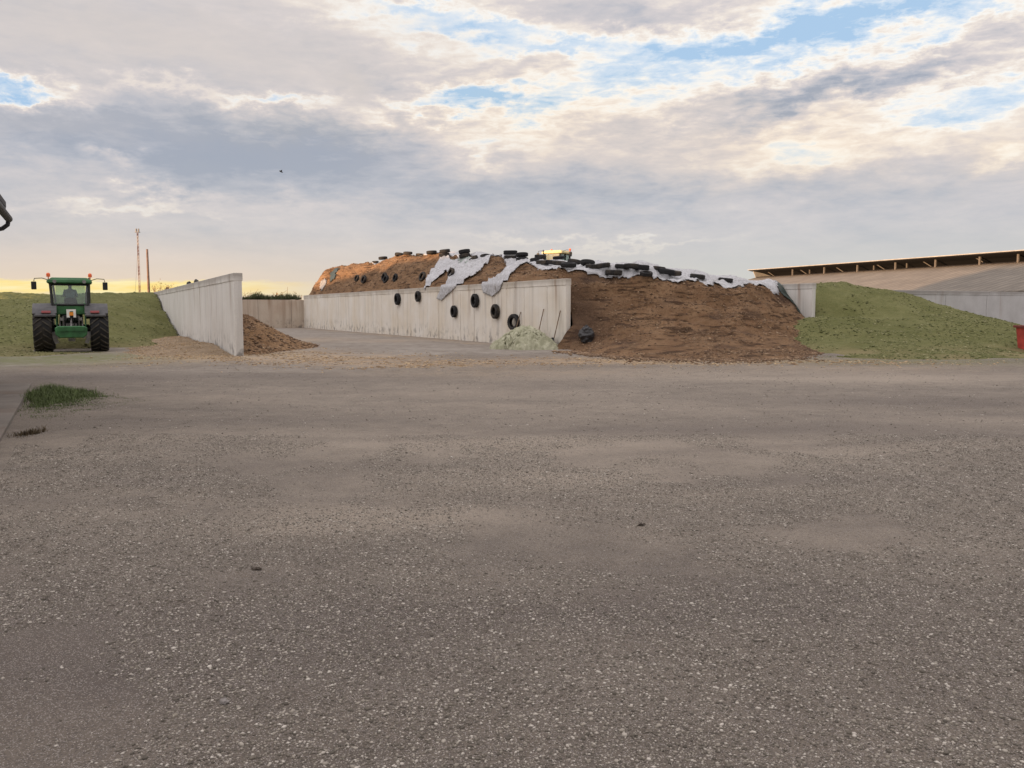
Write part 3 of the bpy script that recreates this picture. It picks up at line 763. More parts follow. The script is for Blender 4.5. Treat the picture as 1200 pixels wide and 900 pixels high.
def lay(px, py, big, label, group, dz=0.0, tilt=0.0, yaw=0.0):
    if dz > .2 and LAST:
        o, n_ = LAST[-1]; r = put_tyre(tproto2, o.location + n_*.275 + Vector((random.uniform(-.08, .08), random.uniform(-.08, .08), 0)), (o.rotation_euler.x, o.rotation_euler.y, o.rotation_euler.z), label, group); return
    h = hits(px, py)
    s_, t_ = (h[1], h[2]) if h[0] == 's' else (h[1], .35)
    t_ = max(t_, .4)
    n_ = (nrm(s_, t_)*random.uniform(.2,.6)+Vector((random.uniform(-.12,.12),random.uniform(-.12,.12),1))).normalized(); w = .26 if big else .22
    n_ = (n_ + Vector((math.cos(yaw), math.sin(yaw), 0))*tilt).normalized()
    q = n_.to_track_quat('X', 'Z')
    z = float(Hb(s_, t_))
    p = S(s_, t_, z) + n_*(w/2+.04+dz)
    LAST.append((put_tyre(tproto2 if big else tproto, p, q.to_euler(), label, group), n_))
    return s_, t_, z
TY = [ # px, py(base), big, dz, tilt, label
 (449,305,1,0,.1,'sunlit brownish tyre lying alone near the left end of the heap crown'),
 (440,306,0,0,.05,'flat tyre just left of the lone sunlit tyre on the heap crown'),
 (468,301,1,0,.15,'dusty sunlit tyre leftmost in the row before the dark tyres'),
 (478,300,1,.02,.1,'dusty sunlit tyre in the middle of the row before the dark tyres'),
 (492,299.5,0,0,.1,'thin dusty tyre sloping beside the white sheet on the left crown'),
 (506,299.5,1,.05,.1,'brown sunlit tyre directly left of the first black tyre on the crown'),
 (521,302,1,.0,.0,'black tyre at the left head of the white torn flap'),
 (522,300,1,.26,.05,'black tyre stacked on another at the head of the torn flap'),
 (545,303,1,.0,.1,'black tyre above the grey green cover net'),
 (548,302,1,.27,.05,'black tyre topmost of the pair above the cover net'),
 (556,306,0,.0,.5,'reddish black tyre tipped against the pair above the cover net'),
 (569,304,0,.05,.35,'tilted black tyre just right of the cover net'),
 (598,305,1,.0,.1,'black tyre at the left end of the large tyre pile above the narrow flap'),
 (601,303,1,.27,.1,'black tyre stacked upper left in the large tyre pile'),
 (612,308,1,.0,.1,'black tyre low in the middle of the large tyre pile'),
 (612,307,1,.27,.1,'black tyre at the top right of the large tyre pile'),
 (628,308,0,.0,.1,'small black tyre just right of the large tyre pile'),
 (633,306,0,.1,.0,'far small tyre behind the long black tyre row'),
 (636,311,1,.0,.1,'black tyre at the left end of the long row under the yellow cab'),
 (645,312,1,.04,.15,'black tyre second in the long row under the yellow cab'),
 (655,308,0,.12,.05,'small black tyre standing right in front of the yellow cab'),
 (655,313.5,1,.04,.1,'black tyre third in the long row under the yellow cab'),
 (666,315,1,.0,.2,'black tyre at the right end of the long row under the yellow cab'),
 (673,311,1,.0,.1,'black tyre just right of the yellow cab'),
 (688,314,1,.1,.2,'tilted black tyre second right of the yellow cab'),
 (694,316,0,.0,.0,'half sunk tyre at the foot of the tilted one right of the cab'),
 (707,316,1,.02,.05,'black tyre third right of the yellow cab'),
 (729,317,1,.02,.05,'black tyre at the left of the flat row of three'),
 (740,317.5,1,.02,.05,'black tyre in the middle of the flat row of three'),
 (751,318.5,1,.02,.05,'black tyre at the right of the flat row of three'),
 (719,324.5,1,.0,.1,'black tyre lying low near the sheet edge below the flat row'),
 (757,326,0,.02,.1,'black tyre on the sheet edge in the middle of the heap'),
 (772,319,0,.02,.0,'black tyre set back behind the wide pair'),
 (780,324,1,.05,.05,'black tyre on the left of the wide pair'),
 (790,325,1,.02,.05,'black tyre on the right of the wide pair'),
 (817,328,1,-.04,.0,'half sunk tyre in the sheet right of the wide pair'),
 (850,331,1,-.05,.0,'farthest right tyre sunk in the sheet near the bunched plastic'),
]
for px_, py_, big, dz_, tl, lb in TY:
    lay(px_, py_, big, lb, G1, dz_, tl, random.uniform(0, 6.28))
for px_, py_, lb in [(412.8,341,'leftmost of the tyres leaning on the low side of the heap'),(421,341.5,'second tyre from the left leaning on the low side of the heap'),
                 (446.3,339,'tyre leaning above the wall left of the first hanging tyre'),(457,338,'tyre leaning above the wall just above the first hanging tyre'),
                 (451,328,'tyre leaning highest on the brown slope above two others'),(484,338.5,'tilted tyre lying on the wall top above the second hanging tyre'),
                 (526,327,'black tyre half under the torn white flap')]:
    h = hits(px_, py_); s_, t_ = h[1], (max(h[2], .45) if h[0] == 's' else .45)
    n_ = (nrm(s_, t_)*.5 - V + U*random.uniform(-.5, .1)).normalized(); z = float(Hb(s_, t_))
    put_tyre(tproto, S(s_, t_, z+.22)-V*.05, n_.to_track_quat('X', 'Z').to_euler(), lb, G3)
def hang(px, py, label, sc=1.0, yaw=0.0):
    d = ray(px, py); k = None; y = 30
    while y < 95:
        t_ = y/d.y; s_, q = st_of(d.x*t_, y)
        if q > -.25-.13: break
        y += .02
    z = CAM_H+d.z*t_
    root = empty('hanging_tyre', S(s_, -.25-.135, z)); root.scale = (1, 1, 1)
    root.rotation_euler = (0, 0, math.atan2(V.y, V.x)+yaw)
    body = tproto.copy(); body.name = 'tyre_body'; COL.objects.link(body); body.parent = root; body.location = (0, 0, 0); body.rotation_euler = (random.uniform(0, 1), 0, 0)
    for k_ in ('label', 'category', 'group'):
        if k_ in body: del body[k_]
    body.scale = (sc, sc, sc)
    rp = MB(); rp.tube([(0, 0, .25*sc), (0, 0, .5), (.02, 0, WH-z-.02), (.12, 0, WH-z+.065)], .010, 6)
    rp.build('rope', M['rope'], root)
    tag(root, label, 'tyre', G2)
M['rope'] = plain('blue_grey_rope', (.25,.22,.18), .9)
hang(465.7, 350.5, 'farthest left hanging tyre on the pale wall, the largest and highest one', 1.15)
hang(489.7, 347.4, 'second hanging tyre from the left, just under the wall top')
hang(532, 365, 'third hanging tyre from the left, hung low below the torn flap', 1.0)
hang(556.6, 352.4, 'fourth hanging tyre from the left, between the two white flaps', 1.1)
hang(580.3, 365, 'fifth hanging tyre from the left, below the narrow flap', 1.1)
hang(602.5, 377.7, 'lowest hanging tyre, nearest to the pale green net pile', 1.2, .25)

# ---------------------------------------------------------------- paints
M['tgreen'] = plain('tractor_green_paint', (.026,.105,.034), .5, var=.45, vs=3, spec=.4)
M['tdark'] = plain('dark_grey_plastic', (.045,.045,.047), .6, var=.3)
M['fender'] = plain('grey_fender_plastic', (.085,.083,.085), .6, var=.25)
M['tblack'] = plain('black_frame_paint', (.020,.021,.020), .5, var=.3)
M['steel'] = plain('dull_steel', (.22,.21,.20), .5, metal=.5, var=.3)
M['yellow'] = plain('cream_yellow_paint', (.60,.50,.24), .45)
M['yellowrim'] = plain('yellow_rim_paint', (.55,.40,.04), .5)
M['amber'] = plain('amber_beacon_lens', (.75,.13,.03), .3, var=.1, spec=.5)
M['redlens'] = plain('red_lens', (.20,.022,.02), .35, var=.1, spec=.5)
M['white'] = plain('white_plate', (.72,.71,.66), .5, var=.08)
M['orange'] = plain('orange_reflector', (.72,.25,.03), .5, var=.1)
M['red'] = plain('worn_red_paint', (.40,.055,.045), .55, var=.3, vs=3)
M['wood'] = plain('grey_brown_wood', (.17,.12,.08), .85, var=.35, vs=5)
M['mirrorglass'] = plain('mirror_glass', (.25,.26,.27), .15, metal=.8, var=.05)
def glass(name, tint, refl=.12):
    m, nt, b = newmat(name); nt.nodes.remove(b)
    out = [n for n in nt.nodes if n.type == 'OUTPUT_MATERIAL'][0]
    t = nt.nodes.new('ShaderNodeBsdfTransparent'); t.inputs[0].default_value = tint
    g = nt.nodes.new('ShaderNodeBsdfGlossy'); g.inputs['Roughness'].default_value = .06; g.inputs[0].default_value = (.9,.9,.9,1)
    mx = nt.nodes.new('ShaderNodeMixShader'); fr = nt.nodes.new('ShaderNodeFresnel'); fr.inputs[0].default_value = 1.5
    f = X.m('ADD', X(fr.outputs[0])*.8, refl*.3, clamp=True)
    nt.links.new(f.s, mx.inputs[0]); nt.links.new(t.outputs[0], mx.inputs[1]); nt.links.new(g.outputs[0], mx.inputs[2])
    nt.links.new(mx.outputs[0], out.inputs[0]); return m
M['glass'] = glass('cab_glass', (.72,.80,.76,1))

# ---------------------------------------------------------------- tractors (local +y forward, origin on the ground under the rear axle)
M['lug'] = plain('dusty_tread_rubber', (.060,.053,.042), .85, var=.4)
def wheel(parent, x, y, Ro, W, Ri, out, rimmat, nl=22):
    c = Vector((x, y, Ro-.03)); mb = MB(); h = W/2; T = Matrix.Translation(c)
    prof = [(Ri, -h*.70), (Ri+.03, -h*.9), (Ri+(Ro-Ri)*.5, -h), (Ro-.10, -h*.96), (Ro-.055, -h*.8), (Ro-.045, 0), (Ro-.055, h*.8), (Ro-.10, h*.96),
            (Ri+(Ro-Ri)*.5, h), (Ri+.03, h*.9), (Ri, h*.70)]
    mb.lathe(prof, 44, T)
    for k in range(nl):            # chevron lugs
        mb.cur = 1
        for sg in (-1, 1):
            a0 = 2*math.pi*(k+(.25 if sg > 0 else -.25))/nl
            vs = []
            for (xx, da, rr) in ((.02, -.16, Ro), (h*.55, -.02, Ro), (h*1.0, .13, Ro-.06)):
                for aw in (-.028, .028):
                    for r_ in (rr-.06, rr):
                        a = a0-(da+aw); vs.append(T @ Vector((sg*xx, math.sin(a)*r_, math.cos(a)*r_)))
            fs = []
            for j in (0, 4):
                fs += [(j+0, j+1, j+5, j+4), (j+2, j+6, j+7, j+3), (j+1, j+3, j+7, j+5)]
            fs += [(0, 2, 3, 1), (8, 9, 11, 10)]
            mb.add(vs, fs)
    w = mb.build('tyre', [M['rubber'], M['lug']], None, auto=.6)
    rm = MB(); rm.lathe([(Ri, -h*.72), (Ri, h*.72), (Ri-.03, h*.72), (Ri-.05, h*.3*out), (.14, h*.25*out), (.10, h*.5*out), (.02, h*.5*out), (.02, h*.1*out), (Ri-.06, h*.1*out), (Ri-.03, -h*.72)], 30, T)
    wh = rm.build('wheel', rimmat, parent, auto=.6); w.parent = wh
    return wh
def tractor(name, body, rimmat, roofmat, label, loc, rz, detail=True):
    r = empty(name, loc, rz)
    for sx_ in (-1, 1):
        wheel(r, sx_*1.06, 0, .98, .70, .52, sx_, rimmat)
        wheel(r, sx_*.98, 2.85, .72, .54, .40, sx_, rimmat, 20)
    b = MB()
    b.box((0, .2, .95), (.62, 1.3, .55)); b.box((0, 1.7, 1.0), (.55, 2.6, .40)); b.box((0, .12, .98), (1.35, .34, .34)); b.box((0, 2.85, .74), (1.5, .22, .22))
    b.tube([(-.7, 0, .95), (.7, 0, .95)], .17, 14)
    b.build('chassis', M['tblack'], r, bevel=.02)
    # hood
    hb = MB(); n = 10; rings = []
    for j, (yy, wd, zt, zb) in enumerate([(1.0,.50,1.98,1.15),(1.6,.50,1.96,1.12),(2.4,.47,1.86,1.10),(3.1,.42,1.70,1.02),(3.45,.36,1.55,.95)]):
        for k in range(n):
            a = math.pi*k/(n-1); rings.append((-math.cos(a)*wd*(.9+.1*math.sin(a)), yy, zb+(zt-zb)*min(1, math.sin(a)*1.25)**.55))
    fs = [(j*n+k, j*n+(k+1) % n, (j+1)*n+(k+1) % n, (j+1)*n+k) for j in range(4) for k in range(n)]
    fs += [tuple(range(n))[::-1], tuple(range(4*n, 5*n))]
    hb.add(rings, fs); hb.build('hood', body, r, auto=.7)
    # rear fenders, curved over the wheels
    for sx_ in (-1, 1):
        f = MB(); vs = []; m_ = 12
        for j in range(m_+1):
            a = R(-52)+R(118)*j/m_
            for rr in (1.05, 1.10):
                for xx in (.52, 1.40): vs.append((sx_*xx, math.sin(a)*rr, .95+math.cos(a)*rr*(1.0 if xx < 1 else .985)))
        fs = []
        for j in range(m_):
            o = j*4; fs += [(o, o+1, o+5, o+4), (o+2, o+6, o+7, o+3), (o, o+4, o+6, o+2), (o+1, o+3, o+7, o+5)]
        fs += [(0, 2, 3, 1), (m_*4, m_*4+1, m_*4+3, m_*4+2)]
        f.add(vs, fs)
        fo = f.build('fender', M['fender'], r, auto=.8)
        g = MB(); g.box((sx_*.93, -.80, 1.62), (.80, .10, .34), Matrix.Rotation(R(-40), 3, 'X')); g.build('fender_skirt', M['fender'], fo, bevel=.04)
        g = MB(); g.box((sx_*.90, -.885, 1.68), (.34, .05, .11), Matrix.Rotation(R(-30), 3, 'X')); g.build('tail_light', M['redlens'], fo, bevel=.01)
        g = MB(); g.prism([(-.62, 1.1), (-.45, 2.05), (.8, 2.05), (.9, 1.2), (.7, .95), (-.3, .95)], 0, .06, Matrix.Translation((sx_*.54, 0, 0))); g.build('inner_panel', body, r, bevel=.015)
    g = MB(); g.box((0, -.38, 1.78), (1.06, .10, .42)); g.build('rear_panel', body, r, bevel=.03)
    # cab frame
    c = MB()
    def post(a, b_, w=.045): c.tube([a, b_], w, 6)
    P = {}
    for sx_ in (-1, 1):
        post((sx_*.66, -.42, 1.95), (sx_*.72, -.30, 2.86), .06); post((sx_*.72, .55, 1.5), (sx_*.74, .45, 2.88), .04); post((sx_*.56, 1.25, 1.75), (sx_*.66, 1.15, 2.88), .045)
        post((sx_*.66, -.42, 1.98), (sx_*.60, 1.25, 1.85), .04)
    post((-.70, -.42, 1.98), (.70, -.42, 1.98), .055); post((-.56, 1.25, 1.8), (.56, 1.25, 1.8), .04); post((-.70, -.31, 2.82), (.70, -.31, 2.82), .05)
    c.box((0, .42, 1.62), (1.25, 1.6, .10)); c.box((0, 1.02, 1.9), (.5, .28, .55))
    c.build('cab_frame', M['tblack'], r)
    g = MB(); g.box((0, -.38, 2.4), (1.30, .012, .80), Matrix.Rotation(R(-6.5), 3, 'X')); g.build('rear_window', M['glass'], r)
    for sx_ in (-1, 1):
        g = MB(); g.box((sx_*.70, .40, 2.38), (.012, 1.45, .88)); g.build('side_window', M['glass'], r)
    g = MB(); g.box((0, 1.19, 2.36), (1.14, .012, .98)); g.build('windscreen', M['glass'], r)
    # roof
    rf = MB(); rf.box((0, .42, 2.96), (1.72, 1.86, .17), taper=.96); rf.box((0, .42, 3.07), (1.52, 1.6, .09), taper=.9)
    ro = rf.build('roof', roofmat, r, bevel=.04)
    for x_ in (-.55, .55):
        g = MB(); g.lathe([(.0, 0), (.075, 0), (.075, .07), (.0, .07)], 12, Matrix.Translation((x_, -.52, 2.94)) @ Matrix.Rotation(R(90), 4, 'Z') @ Matrix.Rotation(R(180), 4, 'Z'), close=False); g.build('work_lamp', M['steel'], ro)
    for x_ in (-.78, .78):
        g = MB(); g.tube([(x_, -.2, 3.02), (x_, -.2, 3.14)], .022, 6); g.lathe([(0, 0), (.075, 0), (.075, .11), (.05, .16), (0, .17)], 12, Matrix.Translation((x_, -.2, 3.14)) @ Matrix.Rotation(R(-90), 4, 'Y'), close=False); g.build('beacon', M['amber'], ro)
    for sx_ in (-1, 1):
        g = MB(); g.tube([(sx_*.70, 1.0, 3.0), (sx_*1.05, .95, 3.12), (sx_*1.34, .9, 3.10), (sx_*1.36, .9, 2.98)], .018, 6)
        a_ = g.build('mirror_arm', M['tblack'], r); g = MB(); g.box((sx_*1.37, .9, 2.80), (.20, .07, .34)); mo = g.build('mirror', M['tblack'], a_, bevel=.02)
        g = MB(); g.box((sx_*1.37, .862, 2.80), (.16, .008, .29)); g.build('mirror_glass', M['mirrorglass'], mo) if False else None
    ex = MB(); ex.tube([(.66, 1.35, 1.6), (.66, 1.35, 2.55)], .085, 12); ex.tube([(.66, 1.35, 2.55), (.66, 1.35, 2.85), (.70, 1.30, 3.02), (.76, 1.22, 3.14)], .045, 10); ex.build('exhaust', M['tblack'], r)
    # seat, steering wheel
    g = MB(); g.box((0, .18, 1.95), (.52, .5, .16)); g.box((0, -.10, 2.12), (.46, .10, .30)); g.build('seat', M['tdark'], r, bevel=.04)
    g = MB(); g.tube([(0, .95, 1.95), (0, .82, 2.25)], .03, 8); g.tube([(.19*math.cos(a), .80+.08*math.sin(a), 2.27+.17*math.sin(a)) for a in [2*math.pi*k/16 for k in range(17)]], .015, 6, caps=False); g.build('steering_wheel', M['tblack'], r)
    # three point hitch, hydraulics, plate, rear weight
    h = MB()
    for sx_ in (-1, 1):
        h.tube([(sx_*.36, -.2, .75), (sx_*.46, -1.15, .62)], .045, 8); h.tube([(sx_*.40, -.3, 1.45), (sx_*.46, -.80, .70)], .032, 8); h.box((sx_*.36, -.38, 1.38), (.10, .5, .12)); h.tube([(sx_*.28, -.45, .9), (sx_*.30, -.52, 1.5)], .045, 8)
        h.box((sx_*.66, -.35, .72), (.30, .35, .26)); h.box((sx_*.62, -.5, .58), (.16, .2, .45), Matrix.Rotation(R(sx_*18), 3, 'Y'))
    h.tube([(0, -.4, 1.45), (0, -.95, 1.05)], .04, 8); h.box((0, -.45, .52), (.26, .7, .12)); h.box((0, -.42, .9), (.4, .2, .6)); h.tube([(0, -.52, .88), (0, -.62, .88)], .06, 12)
    h.build('hitch', M['steel'], r)
    hh = MB()
    for k in range(7):
        x_ = -.24+.08*k; hh.tube([(x_, -.42, 1.5), (x_+random.uniform(-.03,.03), -.62, 1.35), (x_+random.uniform(-.06,.06), -.58, 1.12)], .016, 5)
    hh.box((0, -.46, 1.48), (.62, .10, .16)); hh.build('hydraulic_couplers', M['tblack'], r)
    if detail:
        g = MB(); g.prism([(-.50,.98),(.50,.98),(.60,.90),(.58,.62),(.44,.50),(-.44,.50),(-.58,.62),(-.60,.90)], 1, .34, Matrix.Translation((0, -1.16, .12)))
        wt = g.build('rear_weight', body, r, bevel=.03)
        g = MB(); g.box((0, -1.345, .90), (1.0, .03, .03)); g.build('weight_rib', body, wt)
        g = MB(); g.box((-.10, -.60, 1.62), (.12, .03, .34)); g.box((.14, -.60, 1.62), (.10, .03, .34)); g.box((.02, -.598, 1.75), (.14, .03, .08)); pl = g.build('marker_plate', M['white'], r)
        g = MB(); g.box((.02, -.622, 1.60), (.15, .02, .14)); g.build('reflector', M['orange'], pl)
    tag(r, label, 'tractor'); return r
tp = at(83, 363, 36.3); tp.z = -.02
TR = tractor('tractor', M['tgreen'], M['yellowrim'], M['tgreen'], 'green tractor seen from behind with a driver in its glazed cab', tp, math.atan2(U.y, U.x)-math.pi/2)
# sits partly on the toe of the heap: keep the heap surface under it low
yp = S(23.3, 12.7); yz = float(Hb(23.3, 12.7)) 
YT = tractor('tractor', M['yellow'], M['yellowrim'], M['yellow'], 'yellow tractor whose sunlit cab shows above the tyres on the brown heap', (yp.x, yp.y, yz-.02), R(150), detail=False)

# driver
M['shirt'] = plain('pale_blue_shirt', (.34,.42,.48), .85); M['skin'] = plain('skin', (.36,.20,.13), .6, var=.1); M['hair'] = plain('dark_hair', (.02,.015,.012), .8); M['jeans'] = plain('dark_jeans', (.05,.06,.09), .9)
def person_seated(loc, rz, label):
    me = bpy.data.meshes.new('person'); bm = bmesh.new()
    J = [(0,.0,.08,.15),(0,-.02,.25,.15),(0,-.02,.44,.17),(0,0,.55,.09),(0,.02,.62,.055),(0,.03,.72,.088),(0,.03,.82,.085),(0,.02,.87,.05),
         (-.19,-.01,.50,.07),(-.25,.10,.27,.052),(-.20,.36,.30,.042),(-.17,.50,.38,.036),(.19,-.01,.50,.07),(.25,.10,.27,.052),(.20,.36,.30,.042),(.17,.50,.38,.036),
         (-.11,.08,.06,.10),(-.15,.46,.08,.075),(-.15,.52,-.22,.055),(-.15,.64,-.26,.045),(.11,.08,.06,.10),(.15,.46,.08,.075),(.15,.52,-.22,.055),(.15,.64,-.26,.045)]
    E = [(0,1),(1,2),(2,3),(3,4),(4,5),(5,6),(6,7),(2,8),(8,9),(9,10),(10,11),(2,12),(12,13),(13,14),(14,15),(0,16),(16,17),(17,18),(18,19),(0,20),(20,21),(21,22),(22,23)]
    lay_ = bm.verts.layers.skin.verify(); vs = [bm.verts.new(j[:3]) for j in J]
    for i, v in enumerate(vs): v[lay_].radius = (J[i][3], J[i][3]*(.72 if i in (0,1,2) else 1))
    vs[0][lay_].use_root = True
    for a, b_ in E: bm.edges.new((vs[a], vs[b_]))
    bm.to_mesh(me); bm.free()
    o = link_obj('person', me, [M['shirt'], M['skin'], M['hair'], M['jeans']])
    o.modifiers.new('skin', 'SKIN'); s_ = o.modifiers.new('sub', 'SUBSURF'); s_.levels = 2
    bpy.context.view_layer.update()
    nm = bpy.data.meshes.new_from_object(o.evaluated_get(bpy.context.evaluated_depsgraph_get())); o.modifiers.clear(); o.data = nm
    for p in nm.polygons:
        c = p.center; p.use_smooth = True
        if c.z > .60: p.material_index = 2 if (c.z > .76 or c.y < .0) else 1
        elif c.z < .13 and c.y > .02 or c.z < .02: p.material_index = 3
        elif c.y > .42 and c.z > .25: p.material_index = 1
        else: p.material_index = 0
    o.location = loc; o.rotation_euler = (0, 0, rz)
    return tag(o, label, 'person')
dl = TR.matrix_world
Rz = Matrix.Rotation(TR.rotation_euler.z, 4, 'Z')
person_seated(Vector(tp)+(Rz @ Vector((0, .16, 2.08))), TR.rotation_euler.z, 'driver in a pale shirt sitting in the green tractor cab, seen from behind')

# ---------------------------------------------------------------- barn beyond the right wall
def roofmat(name, a, b_, c_):
    m, nt, b = newmat(name)
    w = nt.nodes.new('ShaderNodeTexWave'); w.wave_type = 'BANDS'; w.bands_direction = 'X'; w.inputs['Scale'].default_value = .32; w.inputs['Distortion'].default_value = 0
    t = nt.nodes.new('ShaderNodeTexCoord'); nt.links.new(t.outputs['Object'], w.inputs['Vector'])
    n = tex(nt, .5, 6, .6); n2 = tex(nt, 1.0, 5, .6, sc=(2.5, .3, .3))
    c = mixc(nt, sstep(n, .35, .65), a, b_); c = mixc(nt, sstep(n2, .48, .68)*.7, c, c_)
    c = mixc(nt, sstep(X(w.outputs[1]), .45, .95)*.5, c, (.10,.085,.068,1))
    nt.links.new(c, b.inputs['Base Color']); b.inputs['Roughness'].default_value = .8
    bump(nt, b, X(w.outputs[1]), .6, .06); return m
M['barnroof'] = roofmat('fibre_cement_roof', (.15,.128,.103,1), (.205,.175,.14,1), (.11,.095,.08,1))
M['barntop'] = plain('pale_roof_edge', (.30,.295,.28), .8, var=.2, vs=1.5)
M['steelpost'] = plain('galvanised_post', (.11,.10,.09), .6, var=.2)
M['shadewood'] = plain('shade_black_timber', (.012,.011,.012), .9, var=.3)  # near-black colour stands in for the shade inside the ridge opening
bz = 8.3
pA = at(884, 315.7, 10); 
def at_h(px, py, z):            # point at height z seen at a pixel above the horizon
    d = ray(px, py); t_ = (z-CAM_H)/d.z; return Vector((d.x*t_, d.y*t_, z))
R0 = at_h(885, 316.2, bz); R1 = at_h(1200, 293.6, bz)
bd = (R1-R0); bd.z = 0; BL_ = bd.length; bd.normalize(); R1x = R1 + bd*26.0   # local +x towards the near end
broot = empty('cattle_barn', (R0.x, R0.y, 0), math.atan2(bd.y, bd.x))
LEN = (R1x-R0).length; LEN = LEN
# local y: +90deg from x.  bd points towards camera/right; its left (+y) side faces away right -> find the side facing the camera
side_ = Vector((-bd.y, bd.x, 0)); camside = -1 if side_.dot(Vector((0, 0, 0))-R0) < 0 else 1
def slab(mbx, x0, x1, ya, za, yb, zb, th=.10):
    vs = []
    for x_ in (x0, x1):
        for y_, z_ in ((ya, za), (yb, zb), (yb, zb-th), (ya, za-th)): vs.append((x_, y_*camside, z_))
    mbx.add(vs, [(0,1,2,3)[::-1], (4,5,6,7), (0,1,5,4), (1,2,6,5), (2,3,7,6), (3,0,4,7)])
gap0 = bz-1.30
mb = MB(); slab(mb, 0, LEN, 1.5, bz, -1.0, bz-.40, .10); slab(mb, 0, LEN, -1.0, bz-.40, -15, 4.2, .10); up = mb.build('upper_roof', M['barntop'], broot)
mb = MB(); slab(mb, .3, LEN-.3, 1.42, bz-.105, -1.0, bz-.505, .10); slab(mb, .3, LEN-.3, -1.0, bz-.505, -14.8, 4.1, .10); mb.build('roof_lining', M['shadewood'], broot)
mb = MB(); slab(mb, .6, LEN, .35, gap0, 15.5, 3.5, .10); lo = mb.build('lower_roof', M['barnroof'], broot)
mb = MB(); mb.box((LEN/2+.3, camside*.32, gap0+.06), (LEN-.6, .14, .10)); mb.build('roof_curb', M['shadewood'], broot)
# posts and braces in the ridge opening
for px_ in (931,945,968,1007,1020,1051,1058,1098,1150,1195):
    d = ray(px_, 320); best = min(range(0, int(LEN*10)), key=lambda k: abs((R0.x+bd.x*k*.1)*d.y-(R0.y+bd.y*k*.1)*d.x))*.1
    big = px_ in (931,968,1007,1051,1098,1150,1195)
    g = MB(); g.box((best, camside*(.32 if big else -.6), (gap0+bz-.35)/2), (.22 if big else .14, .18, bz-gap0-.15)); g.build('ridge_post', M['steelpost'], broot)
for k in range(9):
    x_ = 3+k*LEN/9.5
    g = MB(); g.tube([(x_, camside*-.3, bz-.45), (x_+1.3, camside*-1.1, gap0-.2)], .06, 6); g.build('brace', M['steelpost'], broot)
g = MB(); g.prism([(1.0*camside, bz-.17), (.4*camside, gap0-.05), (15.2*camside, 3.4), (15.2*camside, 0), (-15*camside, 0), (-15*camside, 4.05), (-1.0*camside, bz-.5)], 0, .12, Matrix.Translation((.75, 0, 0)))
g.build('gable_wall', M['barntop'], broot)
for k in range(int(LEN/8)+1):
    g = MB(); g.box((min(.9+k*8, LEN-.2), camside*14.9, 1.65), (.25, .25, 3.3)); g.build('side_post', M['steelpost'], broot)
g = MB(); g.box((LEN/2, -camside*14.9, 1.9), (LEN-1.6, .12, 3.8)); g.build('back_wall', M['shadewood'], broot)
tag(broot, 'long low cattle barn with an open ridge and brown corrugated roof behind the right wall', 'barn')

# ---------------------------------------------------------------- near shed whose eave pokes in at the upper left
e0 = at(7.5, 247, 22.0)
sh = empty('shed', (e0.x, e0.y, 0), math.atan2(U.y, U.x))      # local +x along U, +y towards -V (left)
ez = e0.z; L_ = 14.0; Wd = 24.0; rz_ = ez+5.2
g = MB(); th = .12
def sslab(x0, x1, ya, za, yb, zb, th):
    vs = [(x_, y_, z_) for x_ in (x0, x1) for y_, z_ in ((ya, za), (yb, zb), (yb, zb-th), (ya, za-th))]
    g.add(vs, [(0,1,2,3), (4,5,6,7)[::-1], (0,1,5,4), (1,2,6,5), (2,3,7,6), (3,0,4,7)])
sslab(-L_, 0, 0, ez+.22, 5.0, ez+4.4, .14); sslab(-L_, 0, 5.0, ez+4.4, 12, rz_+1.2, .14); sslab(-L_, 0, 12, rz_+1.2, 24, ez+.2, .14)
M['shedroof'] = plain('dark_roof_sheet', (.05,.048,.05), .7); g.build('roof', M['shedroof'], sh)
g = MB(); g.box((-L_/2, .03, ez+.0), (L_, .04, .30)); g.build('fascia', M['tblack'], sh)
g = MB()
pts = [(0, -.02)] + [( -.09*math.cos(a)+.09, -.11*math.sin(a)) for a in [math.pi*k/8 for k in range(9)]]
g.tube([(-L_, -.04, ez-.20), (.03, -.04, ez-.20)], .09, 12)
g.tube([(-.12, -.04, ez-.24), (-.12, -.02, ez-.36), (-.12, .10, ez-.46), (-.12, .26, ez-.50), (-.12, .45, ez-.50), (-.12, .62, ez-.62), (-.12, .66, ez-1.0), (-.12, .66, .05)], .055, 10)
g.build('gutter', M['tdark'], sh)
g = MB(); g.box((-L_/2-.2, 12, ez/2), (L_-.6, 22.6, ez-.05)); g.prism([(.75, ez-.1), (5.0, ez+4.2), (12, rz_+1.0), (23.3, ez-.1)], 0, .2, Matrix.Translation((-.5, 0, 0))); g.prism([(.75, ez-.1), (5.0, ez+4.2), (12, rz_+1.0), (23.3, ez-.1)], 0, .2, Matrix.Translation((-L_+.5, 0, 0)))
g.build('wall', M['conc_grey'], sh)
tag(sh, 'dark shed eave corner with its gutter at the upper left edge', 'shed')

